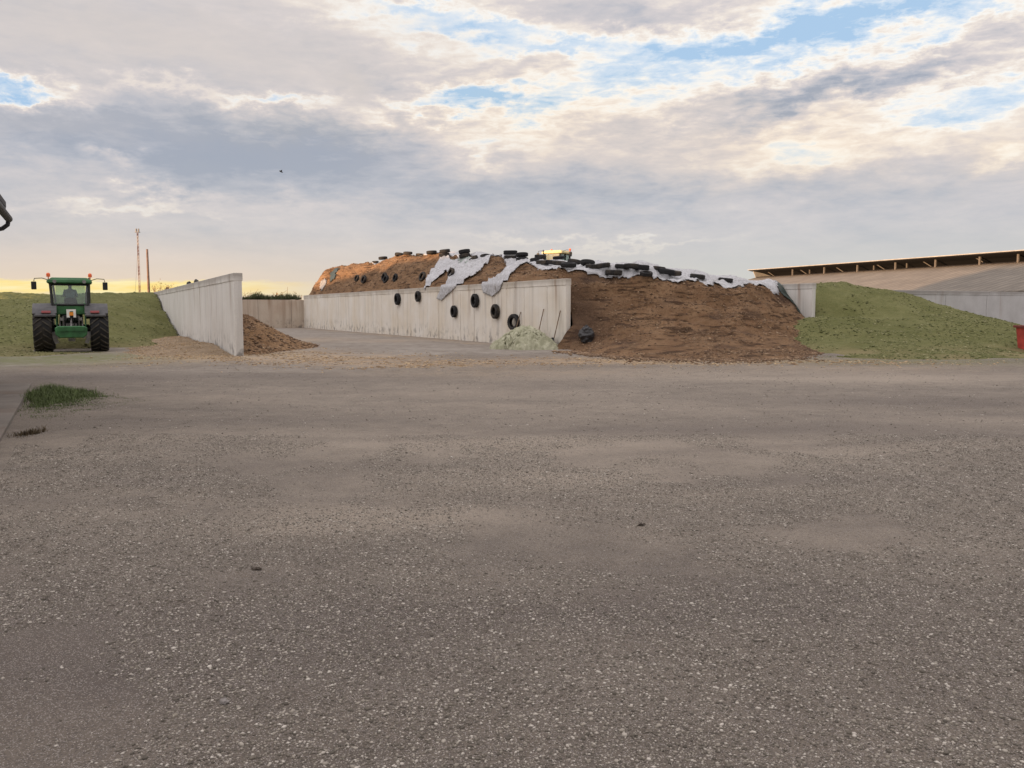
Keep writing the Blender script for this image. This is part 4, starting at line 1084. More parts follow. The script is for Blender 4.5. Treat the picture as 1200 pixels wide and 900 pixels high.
# added unseen sun blocker left of frame, its top shaped to shade the yard
q_, hts = -60.0, [(-140,19),(-60,19),(0,19),(38,18.0),(44,17.5),(47.5,15.5),(49.5,12.3),(53,11.9),(60,11.6),(68,11.3),(76,10.4),(82,9.6),(90,8.3),(104,6.2),(116,5.0),(124,4.5)]
M['blockwall'] = plain('sunblock_green', (.045,.06,.025), .9, var=.5, vs=2, bmp=.1)
rr_ = np.arange(-140, 122, .5); hh_ = np.interp(rr_, [a for a, b_ in hts], [b_ for a, b_ in hts]); hh_ = hh_ + .55*fbm(rr_*.45, rr_*0+3, 4)
mb = MB(); nH = len(rr_); vs = []
for r0, h0 in zip(rr_, hh_):
    for wd, f_ in ((-2.4, 0), (-2.0, .6), (-.5, 1.0), (.5, 1.0), (2.0, .6), (2.4, 0)):
        q2 = q_+wd*(1+.3*float(fbm(np.array([r0*.7]), np.array([f_*5.0+wd]), 2)[0]))
        vs.append((.8*q2-.6*r0, .6*q2+.8*r0, h0*f_-.2*(f_ == 0)))
fs = [(i*6+k, i*6+k+1, (i+1)*6+k+1, (i+1)*6+k) for i in range(nH-1) for k in range(5)] + [(0,1,2,3,4,5), tuple((nH-1)*6+k for k in (5,4,3,2,1,0))]
mb.add(vs, fs); wb = mb.build('sunblock', M['blockwall'], smooth=True)
tag(wb, 'added unseen windbreak hedge beyond the yard on the left', 'screen', kind='stuff')

# ---------------------------------------------------------------- poles
def stripe_mat():
    m, nt, b = newmat('red_white_mast_paint')
    t = nt.nodes.new('ShaderNodeTexCoord'); se = nt.nodes.new('ShaderNodeSeparateXYZ'); nt.links.new(t.outputs['Object'], se.inputs[0])
    f = X.m('FRACT', X(se.outputs[2])*.42); n = tex(nt, 3, 4)
    c = mixc(nt, sstep(f+n*.3, .62, .66), (.40,.33,.28,1), (.22,.12,.09,1))
    nt.links.new(c, b.inputs['Base Color']); return m
M['mast'] = stripe_mat()
p = at(164, 350, 105); top = at(164, 268, 105).z
ms = empty('mast', (p.x, p.y, 0))
g = MB()
for k in range(3):
    a = 2*math.pi*k/3; g.tube([(.13*math.cos(a), .13*math.sin(a), 0), (.09*math.cos(a), .09*math.sin(a), top-.5)], .025, 6)
z = .3; k = 0
while z < top-.8:
    for j in range(3):
        a = 2*math.pi*j/3; b_ = 2*math.pi*(j+1)/3; r_ = .125-.04*z/top
        g.tube([(r_*math.cos(a), r_*math.sin(a), z), (r_*math.cos(b_), r_*math.sin(b_), z+.38)], .016, 4)
    z += .4
g.build('lattice', M['mast'], ms)
g = MB(); g.box((0, 0, top-.42), (.5, .5, .06)); g.tube([(-.14, 0, top-.4), (-.14, 0, top)], .09, 8); g.tube([(.14, 0, top-.4), (.14, 0, top)], .09, 8); g.build('lamp_head', M['steel'], ms)
g = MB(); g.tube([(0, 0, top-2), (-.9, .2, 1.0)], .015, 4); g.build('stay_wire', M['steel'], ms)
tag(ms, 'thin red and white lattice mast standing behind the left silage heap', 'mast')
p = at(174.5, 350, 105); top = at(174.5, 292, 105).z
g = MB(); g.tube([(0, 0, -.3), (.02, 0, top*.5), (0, 0, top)], .2, 10, rs=[.17, .15, .12]); M['polewood'] = plain('reddish_pole_timber', (.17,.11,.08), .9, var=.3, vs=3)
o = g.build('wooden_pole', M['polewood'], smooth=True); o.location = (p.x, p.y, 0); tag(o, 'plain reddish wooden pole right of the taller mast', 'pole')

# ---------------------------------------------------------------- bare shrubs, weeds, grass
M['twig'] = plain('bare_twigs', (.20,.12,.065), .9); M['weed'] = plain('dull_green_weeds', (.062,.072,.034), .9, var=.45, vs=1.2); M['dryleaf'] = plain('dry_orange_leaves', (.30,.17,.07), .9, var=.4, vs=2)
M['darkleaf'] = plain('dark_bush_leaves', (.026,.030,.016), .9, var=.4, vs=2)
def leafquad(vs, fs, c, s, rnd):
    a = Vector((rnd.uniform(-1, 1), rnd.uniform(-1, 1), rnd.uniform(-1, 1))).normalized(); b_ = a.orthogonal().normalized(); c2 = a.cross(b_)
    n = len(vs); vs += [c-b_*s*.5, c+c2*s*.3, c+b_*s*.5, c-c2*s*.3]; fs.append((n, n+1, n+2, n+3))
def shrub(name, label, loc, h, w, leafmat, nleaf, seed, leafs=.12, nb=9, cat='shrub', group=None):
    rnd = random.Random(seed); r = empty(name, loc); g = MB(); tips = []
    for i in range(nb):
        a = rnd.uniform(0, 6.28); sp = rnd.uniform(.1, 1)*w/2; hh = h*rnd.uniform(.6, 1)
        p0 = Vector((0, 0, -.1)); p1 = Vector((sp*.4*math.cos(a), sp*.4*math.sin(a), hh*.5)); p2 = Vector((sp*math.cos(a), sp*math.sin(a), hh))
        g.tube([p0, p1, p2], .03, 5, rs=[.05*h/3, .03*h/3, .012])
        for k in range(5):
            q = p1.lerp(p2, rnd.uniform(0, 1)); e = q+Vector((rnd.uniform(-1, 1), rnd.uniform(-1, 1), rnd.uniform(.2, 1)))*w*.22
            g.tube([q, e], .012, 4, rs=[.02, .008]); tips += [q.lerp(e, f) for f in (.4, .7, 1)]
        tips += [p1.lerp(p2, f) for f in (.3, .6, .9)]
    g.build('stem', M['twig'], r); vs, fs = [], []
    for i in range(nleaf):
        c = rnd.choice(tips)+Vector((rnd.gauss(0, 1), rnd.gauss(0, 1), rnd.gauss(0, 1)))*w*.06; leafquad(vs, fs, c, leafs*rnd.uniform(.6, 1.4), rnd)
    if nleaf: g = MB(); g.add(vs, fs); g.build('foliage', leafmat, r)
    tag(r, label, cat, group); return r
for i, (px, pt, Y, w, lf, nl, lb) in enumerate([
    (178,337,112,2.4,'dryleaf',260,'low sunlit bush just right of the wooden pole'),
    (191,331,112,3.2,'dryleaf',300,'taller orange sunlit bush between the wooden pole and the grey wall'),
    (201,333,114,2.6,'dryleaf',200,'thin orange sunlit bush closest to the grey wall top on its left'),
    (207,338,112,2.5,'dryleaf',160,'lowest orange bush peeping over the far end of the grey wall')]):
    p = at(px, 363, Y); shrub('bush', lb, (p.x, p.y, 0), at(px, pt, Y).z, w, M[lf], nl, 20+i, .16, 12)
# earth bank with weeds behind the back wall
bk = S(51.6, T1)+U*.28
XX, YY = np.meshgrid(np.linspace(-3, 20, 140), np.linspace(0, 14, 50))
ZZ = 2.78*np.clip(1-(YY-9)/5, 0, 1)**.8 + .12*fbm(XX*.8, YY*.8, 4)+.0
BX = bk.x+XX*V.x+YY*U.x; BY = bk.y+XX*V.y+YY*U.y
bank = grid_mesh('earth_bank', BX, BY, ZZ, (XX > -.0) & (XX < 14.0), plain('bank_soil', (.10,.09,.05), .95, var=.4, vs=1, bmp=.1)); tag(bank, kind='structure')
def grass(name, label, pts, hmin, hmax, n, mat, wid=.02, seed=1, spread=.3, kind='stuff', cat='grass', zf=None, clump=None):
    rnd = random.Random(seed); vs, fs = [], []
    for i in range(n):
        x, y, z, k = pts(rnd)
        h = rnd.uniform(hmin, hmax)*k; a = rnd.uniform(0, 6.28); ln = rnd.uniform(.1, 1)*spread*h; w = wid*rnd.uniform(.6, 1.3)
        d = Vector((math.cos(a), math.sin(a), 0)); s_ = Vector((-d.y, d.x, 0)); b0 = Vector((x, y, z-.01)); m_ = b0+Vector((0, 0, h*.6))+d*ln*.4; t_ = b0+Vector((0, 0, h))+d*ln
        n0 = len(vs); vs += [b0-s_*w/2, b0+s_*w/2, m_+s_*w*.35, m_-s_*w*.35, t_]; fs += [(n0, n0+1, n0+2, n0+3), (n0+3, n0+2, n0+4)]
    g = MB(); g.add(vs, fs); o = g.build(name, mat); return tag(o, label, cat, kind=kind)
def bankpts(rnd):
    x = rnd.uniform(.1, 13.9); y = abs(rnd.gauss(0, 1.6)); p = bk+V*x+U*y; k = .5+max(0, math.sin(x*2.1)+.3*math.sin(x*5.3))*.5+(.5 if x > 9 else 0)
    return p.x, p.y, 2.80+.12*0, k
grass('weeds', 'strip of green weeds growing along the top of the low brown back wall', bankpts, .15, .5, 4200, M['weed'], .05, 3, .6)
for i, (px, pt, w, nl, mt, lb) in enumerate([
    (297,339,2.2,0,'darkleaf','small bare tree standing against the yellow sky gap beside the grey wall'),
    (287,347,1.4,350,'darkleaf','round dark bush tight against the right edge of the grey wall end'),
    (309,345,1.5,320,'darkleaf','dark rounded bush on the bank right of the small bare tree'),
    (334,336,2.3,60,'dryleaf','tallest twiggy shrub on the bank left of the brown heap'),
    (324,341,1.8,50,'dryleaf','low thin twiggy shrub on the bank between the dark bush and the tallest one'),
    (347,341,1.7,120,'weed','green twiggy shrub on the bank touching the brown heap')]):
    Y = 96.0; p = at(px, 363, Y); bz_ = .9
    shrub('bush', lb, (p.x, p.y, 0), at(px, pt, Y).z, w, M[mt], nl, 50+i, .2, 12)
# grass tuft on the yard at the slab corner
c0, c1 = gnd(40, 478), gnd(150, 464)
gpl = [gnd(38,462),gnd(50,456),gnd(85,456),gnd(115,461),gnd(150,465),gnd(182,468),gnd(160,471),gnd(115,475),gnd(88,481),gnd(62,488),gnd(42,490),gnd(40,480)]
gpoly = [(v.x, v.y) for v in gpl]; gx0, gx1 = min(a for a, b_ in gpoly), max(a for a, b_ in gpoly); gy0, gy1 = min(b_ for a, b_ in gpoly), max(b_ for a, b_ in gpoly)
def inp(x, y): return bool(in_poly(np.array([x]), np.array([y]), gpoly)[0])
def tuft(rnd, _=0):
    while True:
        x, y = rnd.uniform(gx0, gx1), rnd.uniform(gy0, gy1)
        if inp(x+rnd.gauss(0, .12), y+rnd.gauss(0, .15)):
            f = (x-gx0)/(gx1-gx0); k = max(.18, 1.1-1.25*f)*(.6+1.0*max(0, float(fbm(np.array([x*1.5]), np.array([y*1.5]), 3)[0])+.35))
            if f > .5 and rnd.random() < .55: continue
            return x, y, float(gz(np.array([x]), np.array([y]))[0]), k
M['grass'] = plain('yard_grass', (.095,.125,.045), .8, var=.55, vs=7); M['deadweed'] = plain('dead_weed', (.075,.055,.03), .9, var=.4, vs=6)
grass('grass', 'patch of green grass growing at the corner of the concrete path', tuft, .04, .17, 12000, M['grass'], .011, 5, 1.1)
c_ = gnd(35, 507)
grass('dead_weeds', 'small withered brown weed clump at the edge of the concrete path', lambda r: (c_.x+r.gauss(0, .06), c_.y+r.gauss(0, .16), -.01, 1), .02, .09, 260, M['deadweed'], .012, 6, 1.6, cat='weeds')

# ---------------------------------------------------------------- things by the pale wall
M['netpile'] = None
m, nt, b = newmat('pale_green_netting'); n = tex(nt, 3, 5, .6, dist=.5); w = tex(nt, 60, kind='vor')
c = mixc(nt, sstep(n, .35, .65), (.27,.265,.175,1), (.46,.445,.33,1)); c = mixc(nt, sstep(X(w.outputs['Distance']), .35, .6)*.35, c, (.13,.14,.08,1)); nt.links.new(c, b.inputs['Base Color']); bump(nt, b, n, .5, .03)
M['netpile'] = m
c_ = gnd(607, 409); s_c, t_c = st_of(c_.x, c_.y); s_c, t_c = 1.15, -1.75
r_ = empty('net_pile', S(s_c, t_c, 0), RZ)
def fold(name, cx, cy, rx, ry, h, seed, n=120):
    X_, Y_ = np.meshgrid(np.linspace(-1.15, 1.15, n), np.linspace(-1.15, 1.15, n)); r = np.sqrt(X_**2+Y_**2)
    rr2 = r*(1+.22*fbm(X_*1.8+seed, Y_*1.8, 3))
    base = np.clip(1-rr2**2.0, 0, 1)**.75
    wx = X_+.25*fbm(X_*2+seed, Y_*2, 3); wy = Y_+.25*fbm(X_*2, Y_*2+seed, 3)
    z = h*base + base**.5*(.20*ridge(wx*2.2+seed, wy*3.4+wx*1.2, 2)+.16*ridge(wx*5.0-wy*2.0, wy*4+seed, 2)+.06*ridge(wx*11, wy*9+seed, 2))*(.35+.65*min(1, h))*1.25
    return grid_mesh(name, cx+X_*rx, cy+Y_*ry, z-.02, rr2 < 1.06, M['netpile'], r_)
fold('netting_fold', 0, 0, 1.30, 1.15, .82, 3)
fold('netting_fold', -.9, .35, .62, .75, .55, 9)
fold('netting_fold', -.95, -.35, .7, .8, .45, 17)
fold('netting_fold', .7, .75, .75, .6, .35, 25)
fold('netting_fold', .2, 1.2, .55, .45, .28, 31)
fold('netting_fold', -.35, -.95, .6, .55, .35, 41)
g = MB(); rn = random.Random(4)
for k in range(95):
    a = rn.uniform(0, 6.28); rd = rn.uniform(.05, 1.0)**.7; x0_, y0_ = 1.35*rd*math.cos(a), 1.2*rd*math.sin(a); a2 = a+rn.uniform(-1.3, 1.3); ln = rn.uniform(.3, .8); pts = []
    for j in range(7):
        f_ = j/6-.5; xx_ = x0_+math.cos(a2)*ln*f_+rn.uniform(-.04, .04); yy_ = y0_+math.sin(a2)*ln*f_+rn.uniform(-.04, .04)
        q2 = (xx_/1.42)**2+(yy_/1.25)**2; zz_ = .86*max(0, 1-q2)**.75
        pts.append((xx_, yy_, max(.02, zz_)+rn.uniform(-.02, .07)))
    w_ = rn.uniform(.035, .10); g.tube(pts, w_, 7, rs=[w_*.3, w_*.8, w_*rn.uniform(.8, 1.2), w_, w_*rn.uniform(.8, 1.2), w_*.7, w_*.25])
g.build('netting_folds', M['netpile'], r_, smooth=True)
tag(r_, 'crumpled pile of pale green netting at the foot of the pale wall', 'netting')
def handtool(name, label, px, pyb, pyt, lean, blade):
    """tool leaning on the wall face (t = -.25)"""
    d = ray(px, pyt); y = np.arange(30, 60, .01); s_, q = st_of(d.x*y/d.y, y); k = int(np.argmin(np.abs(q+.30))); zt = CAM_H+d.z*y[k]/d.y; st_ = float(s_[k])
    sb, tb = st_+lean, -.25-.42
    r = empty(name, S(sb, tb, 0)); bt = S(sb, tb, 0)
    tp_ = S(st_, -.29, zt)-bt
    g = MB(); g.tube([(0, 0, .03), tp_], .022, 8); g.build('handle', M['wood'], r)
    if blade == 'shovel':
        ax = tp_.normalized(); g = MB(); sdir = U
        vs = []
        for f_, w_, o_ in ((0, .20, 0), (.18, .22, .02), (.42, .19, .03), (.50, .06, .03)):
            for sg in (-1, 0, 1):
                vs.append(ax*f_ + sdir*w_*sg - V*(o_+(.05 if sg else .0)))
        vs2 = [v - V*.012 for v in vs]; nv = len(vs)
        fs = [(i*3+k_, i*3+k_+1, (i+1)*3+k_+1, (i+1)*3+k_) for i in range(3) for k_ in range(2)]
        fs += [tuple(nv+q_ for q_ in f)[::-1] for f in fs]
        bord = [0,1,2,5,8,11,10,9,6,3]; fs += [(bord[i], bord[(i+1) % 10], nv+bord[(i+1) % 10], nv+bord[i]) for i in range(10)]
        g.add(vs+vs2, fs); g.build('blade', M['tdark'], r)
    if blade == 'fork':
        ax = tp_.normalized(); g = MB(); g.tube([ax*.38-U*.12, ax*.38+U*.12], .012, 6)
        for k_ in range(4): g.tube([ax*.38+U*(-.12+.08*k_), ax*.02+U*(-.12+.08*k_)-V*.03], .008, 5)
        g.build('tines', M['tdark'], r)
    tag(r, label, 'hand tool'); return r
handtool('shovel', 'shovel with a wide dark blade leaning near the end of the pale wall', 656.5, 405, 364, .10, 'shovel')
handtool('pitchfork', 'thin long handled fork leaning on the pale wall just right of the net pile', 637, 392, 362, .12, 'fork')
handtool('rake', 'short handled tool leaning on the wall behind the net pile beside the lowest tyre', 610, 387, 365.5, .25, 'fork')
# black crumpled plastic in the hollow beside the wall end
h = hits(687, 400); bs_, bt_ = (h[1], h[2]) if h[0] == 's' else (0, 1)
n_ = 60; A_, B_ = np.meshgrid(np.linspace(0, math.pi, n_), np.linspace(0, 2*math.pi, n_))
rad = 1+.22*ridge(A_*1.6+3, np.cos(B_)*2+B_*0, 3)+.12*ridge(np.sin(B_)*3, A_*3, 3)
bl = empty('black_bag', S(bs_, bt_, float(Hb(bs_, bt_))+.22))
o = grid_mesh('bag', np.sin(A_)*np.cos(B_)*rad*.30, np.sin(A_)*np.sin(B_)*rad*.26, np.cos(A_)*rad*.42, None, M['blackbag'], bl)
tag(bl, 'crumpled black plastic bag in the hollow between the pale wall end and the brown heap', 'plastic bag')
# dark clods on top of the grey left wall
for i, (px, s_, lb) in enumerate([(222, 17.0, 'small dark clod on the grey wall top, nearer the far end'), (229, 13.5, 'dark clod on the grey wall top, nearest to the tall end'), (196, 31.0, 'low dark lump far along the grey wall top')]):
    g = MB(); n0 = 10; vs = []
    bm = bmesh.new(); bmesh.ops.create_icosphere(bm, subdivisions=3, radius=1); 
    for v in bm.verts: v.co *= 1+.35*float(fbm(np.array([v.co.x*2+i]), np.array([v.co.y*2+v.co.z]), 3)[0]); v.co.x *= .5; v.co.y *= .12; v.co.z *= .17 if v.co.z > 0 else .02
    me = bpy.data.meshes.new('clod'); bm.to_mesh(me); bm.free(); o = link_obj('clod', me, M['rubber'] if i < 2 else M['brown']); o.location = S(S1+s_, T1-.15, WH+.055); o.rotation_euler = (0, 0, RZ)
    tag(o, lb, 'clod')
# red box at the right edge
bpz = at(1187, 363, 36.0)
rb_ = empty('feed_box', (bpz.x+1.2, bpz.y-1.2, .24), R(0))
g = MB(); w, dp, hh = 2.4, 1.5, 1.0
def skin_box(g, x0, x1, y0, y1, z0, z1, tb):   # open topped hopper with sloped left side
    o = [(x0+tb, y0, z0), (x1, y0, z0), (x1, y1, z0), (x0+tb, y1, z0), (x0, y0, z1), (x1, y0, z1), (x1, y1, z1), (x0, y1, z1)]
    t = .04; i_ = [(x0+tb+t, y0+t, z0+t), (x1-t, y0+t, z0+t), (x1-t, y1-t, z0+t), (x0+tb+t, y1-t, z0+t), (x0+t, y0+t, z1), (x1-t, y0+t, z1), (x1-t, y1-t, z1), (x0+t, y1-t, z1)]
    g.add(o+i_, [(3,2,1,0),(0,1,5,4),(1,2,6,5),(2,3,7,6),(3,0,4,7),(8,9,10,11),(12,13,9,8),(13,14,10,9),(14,15,11,10),(15,12,8,11),(4,5,13,12),(5,6,14,13),(6,7,15,14),(7,4,12,15)])
skin_box(g, -1.28, 1.2, -.7, .8, -.28, .86, .16); g.build('hopper', M['red'], rb_)
g = MB(); g.box((0, -.75, .82), (2.6, .10, .10)); g.box((0, .84, .82), (2.6, .08, .10)); g.box((-1.30, .05, .82), (.07, 1.7, .10)); g.build('rim', plain('dark_red_rim', (.16,.035,.03), .6), rb_, bevel=.01)
g = MB(); g.box((0, -.735, .28), (2.2, .07, .09)); g.box((-1.12, -.72, .3), (.10, .06, 1.0)); g.build('rib', M['red'], rb_, bevel=.01)
# worn pale lettering, only its first rounded letters show
g = MB()
for k, x_ in enumerate((-.82, -.50, -.18, .14)):
    a0, a1 = (.9, 5.4) if k == 0 else (0, 6.28)
    g.tube([(x_+.115*math.cos(a0+(a1-a0)*j/14), -.728, .50+.115*math.sin(a0+(a1-a0)*j/14)) for j in range(15)], .022, 5, caps=True)
g.build('lettering', plain('worn_pale_paint', (.50,.42,.37), .7), rb_)
g = MB(); g.box((-.9, .05, -.25), (.12, 1.3, .14)); g.box((.9, .05, -.25), (.12, 1.3, .14)); g.build('skid', M['tblack'], rb_)
tag(rb_, 'red steel feed box with worn pale lettering at the right edge', 'feed box')
# bird
bp_ = at(329, 201, 60); g = MB()
g.tube([(-.12, 0, 0), (-.05, 0, .01), (.08, 0, .0), (.17, 0, .02)], .03, 8, rs=[.008, .05, .045, .012])
for sg in (-1, 1): g.add([(-.06, 0, .02), (.06, 0, .02), (.02, sg*.14, .10), (-.06, sg*.25, .07)], [(0, 1, 2, 3)])
o = g.build('bird', M['tblack']); o.location = bp_; o.rotation_euler = (0, R(20), R(40)); tag(o, 'tiny dark bird flying high in the grey cloud', 'bird')

# ---------------------------------------------------------------- stones on the yard
rs_ = np.random.RandomState(5)
bm = bmesh.new(); bmesh.ops.create_icosphere(bm, subdivisions=1, radius=1); bm.verts.ensure_lookup_table(); bv = np.array([tuple(v.co) for v in bm.verts]); bf = np.array([[v.index for v in f.verts] for f in bm.faces]); bm.free()
def stones(name, label, N, ymin, ymax, pw, rmin, rmax, mat, kx=.66, cat='gravel', pw2=5.0):
    # denser near the viewer's standing place, spread to both sides
    y = ymin+(ymax-ymin)*rs_.rand(N)**pw; x = (rs_.rand(N)*2-1)*(kx*y+1.0)
    k = 1.3*fbm(x*1.1, y*.9, 5)+.14*rs_.randn(N) - .20*gp(x, y, 480, 600, 220, 30) - .15*gp(x, y, 800, 530, 300, 26)
    ok = k > -.30; x, y = x[ok], y[ok]; N = len(x)
    out = ~((st_of(x, y)[1] < st_of(p0.x, p0.y)[1]+.05)); x, y = x[out], y[out]; N = len(x)
    r = rmin+(rmax-rmin)*rs_.rand(N)**pw2
    ang = rs_.rand(N)*6.283; c, s_ = np.cos(ang), np.sin(ang)
    sc_ = np.stack([r*(.8+.7*rs_.rand(N)), r*(.7+.4*rs_.rand(N)), r*(.35+.35*rs_.rand(N))], 1)
    v = bv[None]*sc_[:, None]*(1+.28*(rs_.rand(N, len(bv), 1)-.5))
    vx = v[..., 0]*c[:, None]-v[..., 1]*s_[:, None]; vy = v[..., 0]*s_[:, None]+v[..., 1]*c[:, None]
    z = gz(x, y)
    co = np.stack([vx+x[:, None], vy+y[:, None], v[..., 2]+(z+sc_[:, 2]*.35)[:, None]], -1).reshape(-1, 3)
    f = (bf[None]+(np.arange(N)*len(bv))[:, None, None]).reshape(-1, 3)
    me = bpy.data.meshes.new(name); me.vertices.add(len(co)); me.vertices.foreach_set('co', co.ravel().astype(np.float32))
    me.loops.add(f.size); me.loops.foreach_set('vertex_index', f.ravel().astype(np.int32)); me.polygons.add(len(f)); me.polygons.foreach_set('loop_start', np.arange(0, f.size, 3, dtype=np.int32))
    me.update(calc_edges=True)
    tint = np.repeat(rs_.rand(N), len(bv)); a_ = me.attributes.new('tint', 'FLOAT', 'POINT'); a_.data.foreach_set('value', tint.astype(np.float32))
    o = link_obj(name, me, mat); return tag(o, label, cat, kind='stuff')
m, nt, b = newmat('mixed_gravel_stone'); a = attr(nt, 'tint')
c = rampc(nt, a, [(0, (.085,.074,.060,1)), (.30, (.145,.127,.104,1)), (.55, (.215,.190,.155,1)), (.82, (.34,.305,.26,1)), (1.0, (.50,.46,.405,1))])
nt.links.new(c, b.inputs['Base Color']); M['stone'] = m
bvI, bfI = bv, bf
stones('gravel', 'loose mixed pebbles scattered over the yard', 60000, 1.0, 11.0, .85, .004, .013, M['stone'])
bv = np.array([(1,0,0),(-1,0,0),(0,1,0),(0,-1,0),(0,0,1),(0,0,-1)], float)*1.15; bf = np.array([(0,2,4),(2,1,4),(1,3,4),(3,0,4),(2,0,5),(1,2,5),(3,1,5),(0,3,5)])
stones('fine_gravel', 'fine crushed grit covering the yard', 420000, 1.0, 12.0, .80, .0026, .0085, M['stone'], pw2=2.6)
stones('gravel', 'sparser pebbles over the farther yard', 26000, 9.0, 30.0, 1.1, .005, .018, M['stone'])
# larger single lumps
M['clod'] = plain('dark_dung_clod', (.075,.06,.047), .95, var=.4, vs=20, bmp=.02); M['slate'] = plain('flat_grey_stone', (.22,.20,.185), .9, var=.2, vs=20)
bm0 = bmesh.new(); bmesh.ops.create_icosphere(bm0, subdivisions=3, radius=1)
for i, (px, py, w, mat, nm, lb) in enumerate([
  (300,663,.06,'clod','clod','dark clod lying alone in the middle left of the yard'),(752,614,.065,'clod','clod','dark clod lying in the centre right of the yard'),
  (262,817,.055,'slate','stone','flat pale stone low in the left foreground')]):
    g_ = gnd(px, py); me = bpy.data.meshes.new(nm); b2 = bm0.copy()
    for v in b2.verts:
        f_ = 1+1.5*float(fbm(np.array([v.co.x*2.1+i*3+v.co.z]), np.array([v.co.y*2.1+v.co.z*1.3]), 3, .7)[0]); v.co = Vector((v.co.x*w*.40*f_, v.co.y*w*.34*f_, v.co.z*w*.15*f_))
    b2.to_mesh(me); b2.free(); o = link_obj(nm, me, M[mat]); o.location = (g_.x, g_.y, float(gz(np.array([g_.x]), np.array([g_.y]))[0])+w*.08); o.rotation_euler = (0, 0, i*1.1)
    for p_ in me.polygons: p_.use_smooth = True
    tag(o, lb, nm)
bm0.free()

# ---------------------------------------------------------------- loose lumps and chips on the heaps (stuff: nobody could count them)
def chips(name, label, X_, Y_, Z_, smin, smax, mat, flat=.5, parent=None, pw=4.0):
    N = len(X_); r = smin+(smax-smin)*rs_.rand(N)**pw; ang = rs_.rand(N)*6.283; c, s_ = np.cos(ang), np.sin(ang)
    sc_ = np.stack([r*(.8+.9*rs_.rand(N)), r*(.6+.5*rs_.rand(N)), r*(flat*.6+flat*.8*rs_.rand(N))], 1)
    v = bv[None]*sc_[:, None]*(1+.6*(rs_.rand(N, len(bv), 1)-.5))
    vx = v[..., 0]*c[:, None]-v[..., 1]*s_[:, None]; vy = v[..., 0]*s_[:, None]+v[..., 1]*c[:, None]
    co = np.stack([vx+X_[:, None], vy+Y_[:, None], v[..., 2]+(Z_+sc_[:, 2]*.2)[:, None]], -1).reshape(-1, 3)
    f = (bf[None]+(np.arange(N)*len(bv))[:, None, None]).reshape(-1, 3)
    me = bpy.data.meshes.new(name); me.vertices.add(len(co)); me.vertices.foreach_set('co', co.ravel().astype(np.float32))
    me.loops.add(f.size); me.loops.foreach_set('vertex_index', f.ravel().astype(np.int32)); me.polygons.add(len(f)); me.polygons.foreach_set('loop_start', np.arange(0, f.size, 3, dtype=np.int32))
    me.update(calc_edges=True); a_ = me.attributes.new('tint', 'FLOAT', 'POINT'); a_.data.foreach_set('value', np.repeat(rs_.rand(N), len(bv)).astype(np.float32))
    o = link_obj(name, me, mat, parent); return tag(o, label if parent is None else None, 'silage' if parent is None else None, kind='stuff')
def chipmat(name, stops):
    m, nt, b = newmat(name); nt.links.new(rampc(nt, attr(nt, 'tint'), stops), b.inputs['Base Color']); return m
CB = chipmat('brown_silage_lump', [(0, (.08,.048,.03,1)), (.4, (.16,.10,.06,1)), (.85, (.235,.155,.095,1)), (1, (.33,.235,.145,1))])
CG = chipmat('green_silage_chip', [(0, (.08,.086,.031,1)), (.45, (.11,.115,.042,1)), (.82, (.185,.185,.078,1)), (1, (.32,.30,.17,1))])
CS = chipmat('straw_piece', [(0, (.16,.10,.055,1)), (.5, (.33,.23,.13,1)), (1, (.52,.39,.24,1))])
n_ = 42000; cs_ = -11+14*rs_.rand(n_); ct_ = -2.5+17.2*rs_.rand(n_); h_ = Hb(cs_, ct_); ok = (h_ > -.02) & ((cs_ < 0) | (ct_ > .15)) & ~((cs_ > 1.5) & (ct_ > 2.0)); ok &= (fbm(cs_*.8, ct_*.8, 4)+.1*rs_.randn(n_) > -.12) 
cs_, ct_, h_ = cs_[ok], ct_[ok], h_[ok]
chips('loose_lumps', '', O2.x+cs_*U.x+ct_*V.x, O2.y+cs_*U.y+ct_*V.y, h_, .008, .062, CB, .6, heap, 5.0)
n_ = 15000; cs_ = 2+48*rs_.rand(n_); ct_ = .1+3.4*rs_.rand(n_); h_ = Hb(cs_, ct_)
chips('loose_lumps', '', O2.x+cs_*U.x+ct_*V.x, O2.y+cs_*U.y+ct_*V.y, h_, .010, .07, CB, .6, heap, 5.0)
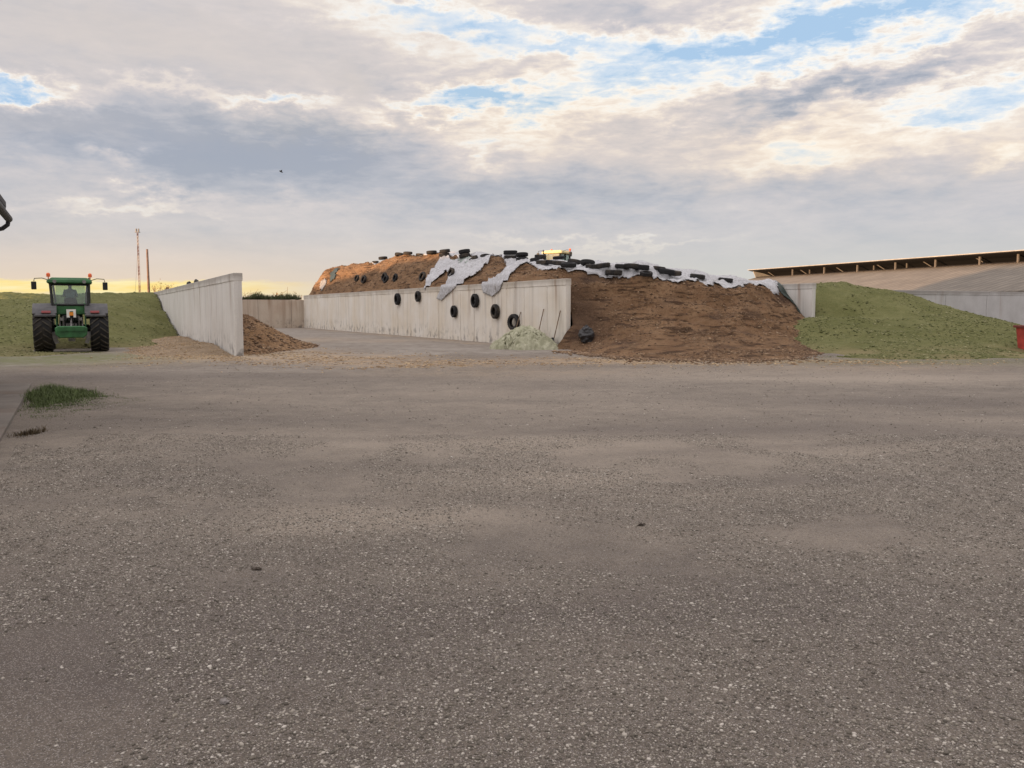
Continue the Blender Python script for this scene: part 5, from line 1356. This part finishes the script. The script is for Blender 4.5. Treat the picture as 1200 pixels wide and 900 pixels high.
# spilled straw and silage crumbs on the yard in front of the bays
n_ = 90000; x_ = -30+56*rs_.rand(n_); y_ = 24+16*rs_.rand(n_)
dn = 0
for a in [(400,421,110,7,.9),(330,414,60,6,.8),(480,427,110,5,.6),(225,416,60,6,.9),(700,422,90,5,.7),(800,424,130,4,.6),(900,423,120,4,.5),(350,398,60,3,.4),(1050,424,130,4,.3)]: dn = dn+a[4]*gp(x_, y_, *a[:4])
s2_, t2_ = st_of(x_, y_)
ok = (dn*(.45+1.2*fbm(x_*.6, y_*1.1, 4)) > .45*rs_.rand(n_)**.7) & ~((s2_ > 0) & (t2_ > -.4)) 
x_, y_ = x_[ok], y_[ok]
chips('loose_straw', 'straw and silage crumbs spilled on the yard in front of the bays', x_, y_, gz(x_, y_), .008, .055, CS, .35, None, 3.0)
# green chips on the two fresh heaps
gho = [o for o in COL.objects if o.name.startswith('silage_heap') and o.active_material == M['green']]
for o in gho:
    me = o.data; co = np.empty(len(me.vertices)*3); me.vertices.foreach_get('co', co); co = co.reshape(-1, 3)
    d_ = np.hypot(co[:, 0], co[:, 1]); pick = rs_.rand(len(co)) < np.clip(1.2*(42/d_)**2, 0, .95)*(fbm(co[:, 0]*.7, co[:, 1]*.7, 3) > -.25)
    c_ = co[pick] + (rs_.rand(int(pick.sum()), 3)-.5)*[.12, .12, 0]
    chips('loose_chips', '', c_[:, 0], c_[:, 1], c_[:, 2], .012, .065, CG, .5, o, 3.5)

# clumps on the small brown heap and the straw drift
for nm_, N_, mt, mx in (('small clumpy', 9000, CB, .09), ('thin tan drift', 9000, CS, .04)):
    o = [o for o in COL.objects if o.get('label', '').startswith(nm_)][0]
    me = o.data; co = np.empty(len(me.vertices)*3); me.vertices.foreach_get('co', co); co = co.reshape(-1, 3)
    co = co[rs_.randint(0, len(co), N_)] + (rs_.rand(N_, 3)-.5)*[.1, .1, 0]
    chips('loose_pieces', '', co[:, 0], co[:, 1], co[:, 2], .01, mx, mt, .5, o, 4.0)

# lumps rolled out past the toe of the brown heap
tb = [gnd(px_, py_) for px_, py_ in [(655,412),(672,412),(690,415),(720,418),(760,421),(820,422),(880,422),(930,420),(950,414)]]
n_ = 5200; ii = rs_.randint(0, len(tb)-1, n_); f_ = rs_.rand(n_); dd = np.abs(rs_.randn(n_))*1.0*(.3+rs_.rand(n_)) - .5
x_ = np.array([tb[i].x for i in ii])*(1-f_)+np.array([tb[i+1].x for i in ii])*f_+.15*rs_.randn(n_); y_ = np.array([tb[i].y for i in ii])*(1-f_)+np.array([tb[i+1].y for i in ii])*f_-dd
chips('loose_lumps', '', x_, y_, np.maximum(gz(x_, y_), 0.0)-.01, .010, .07, CB, .5, heap, 4.0)
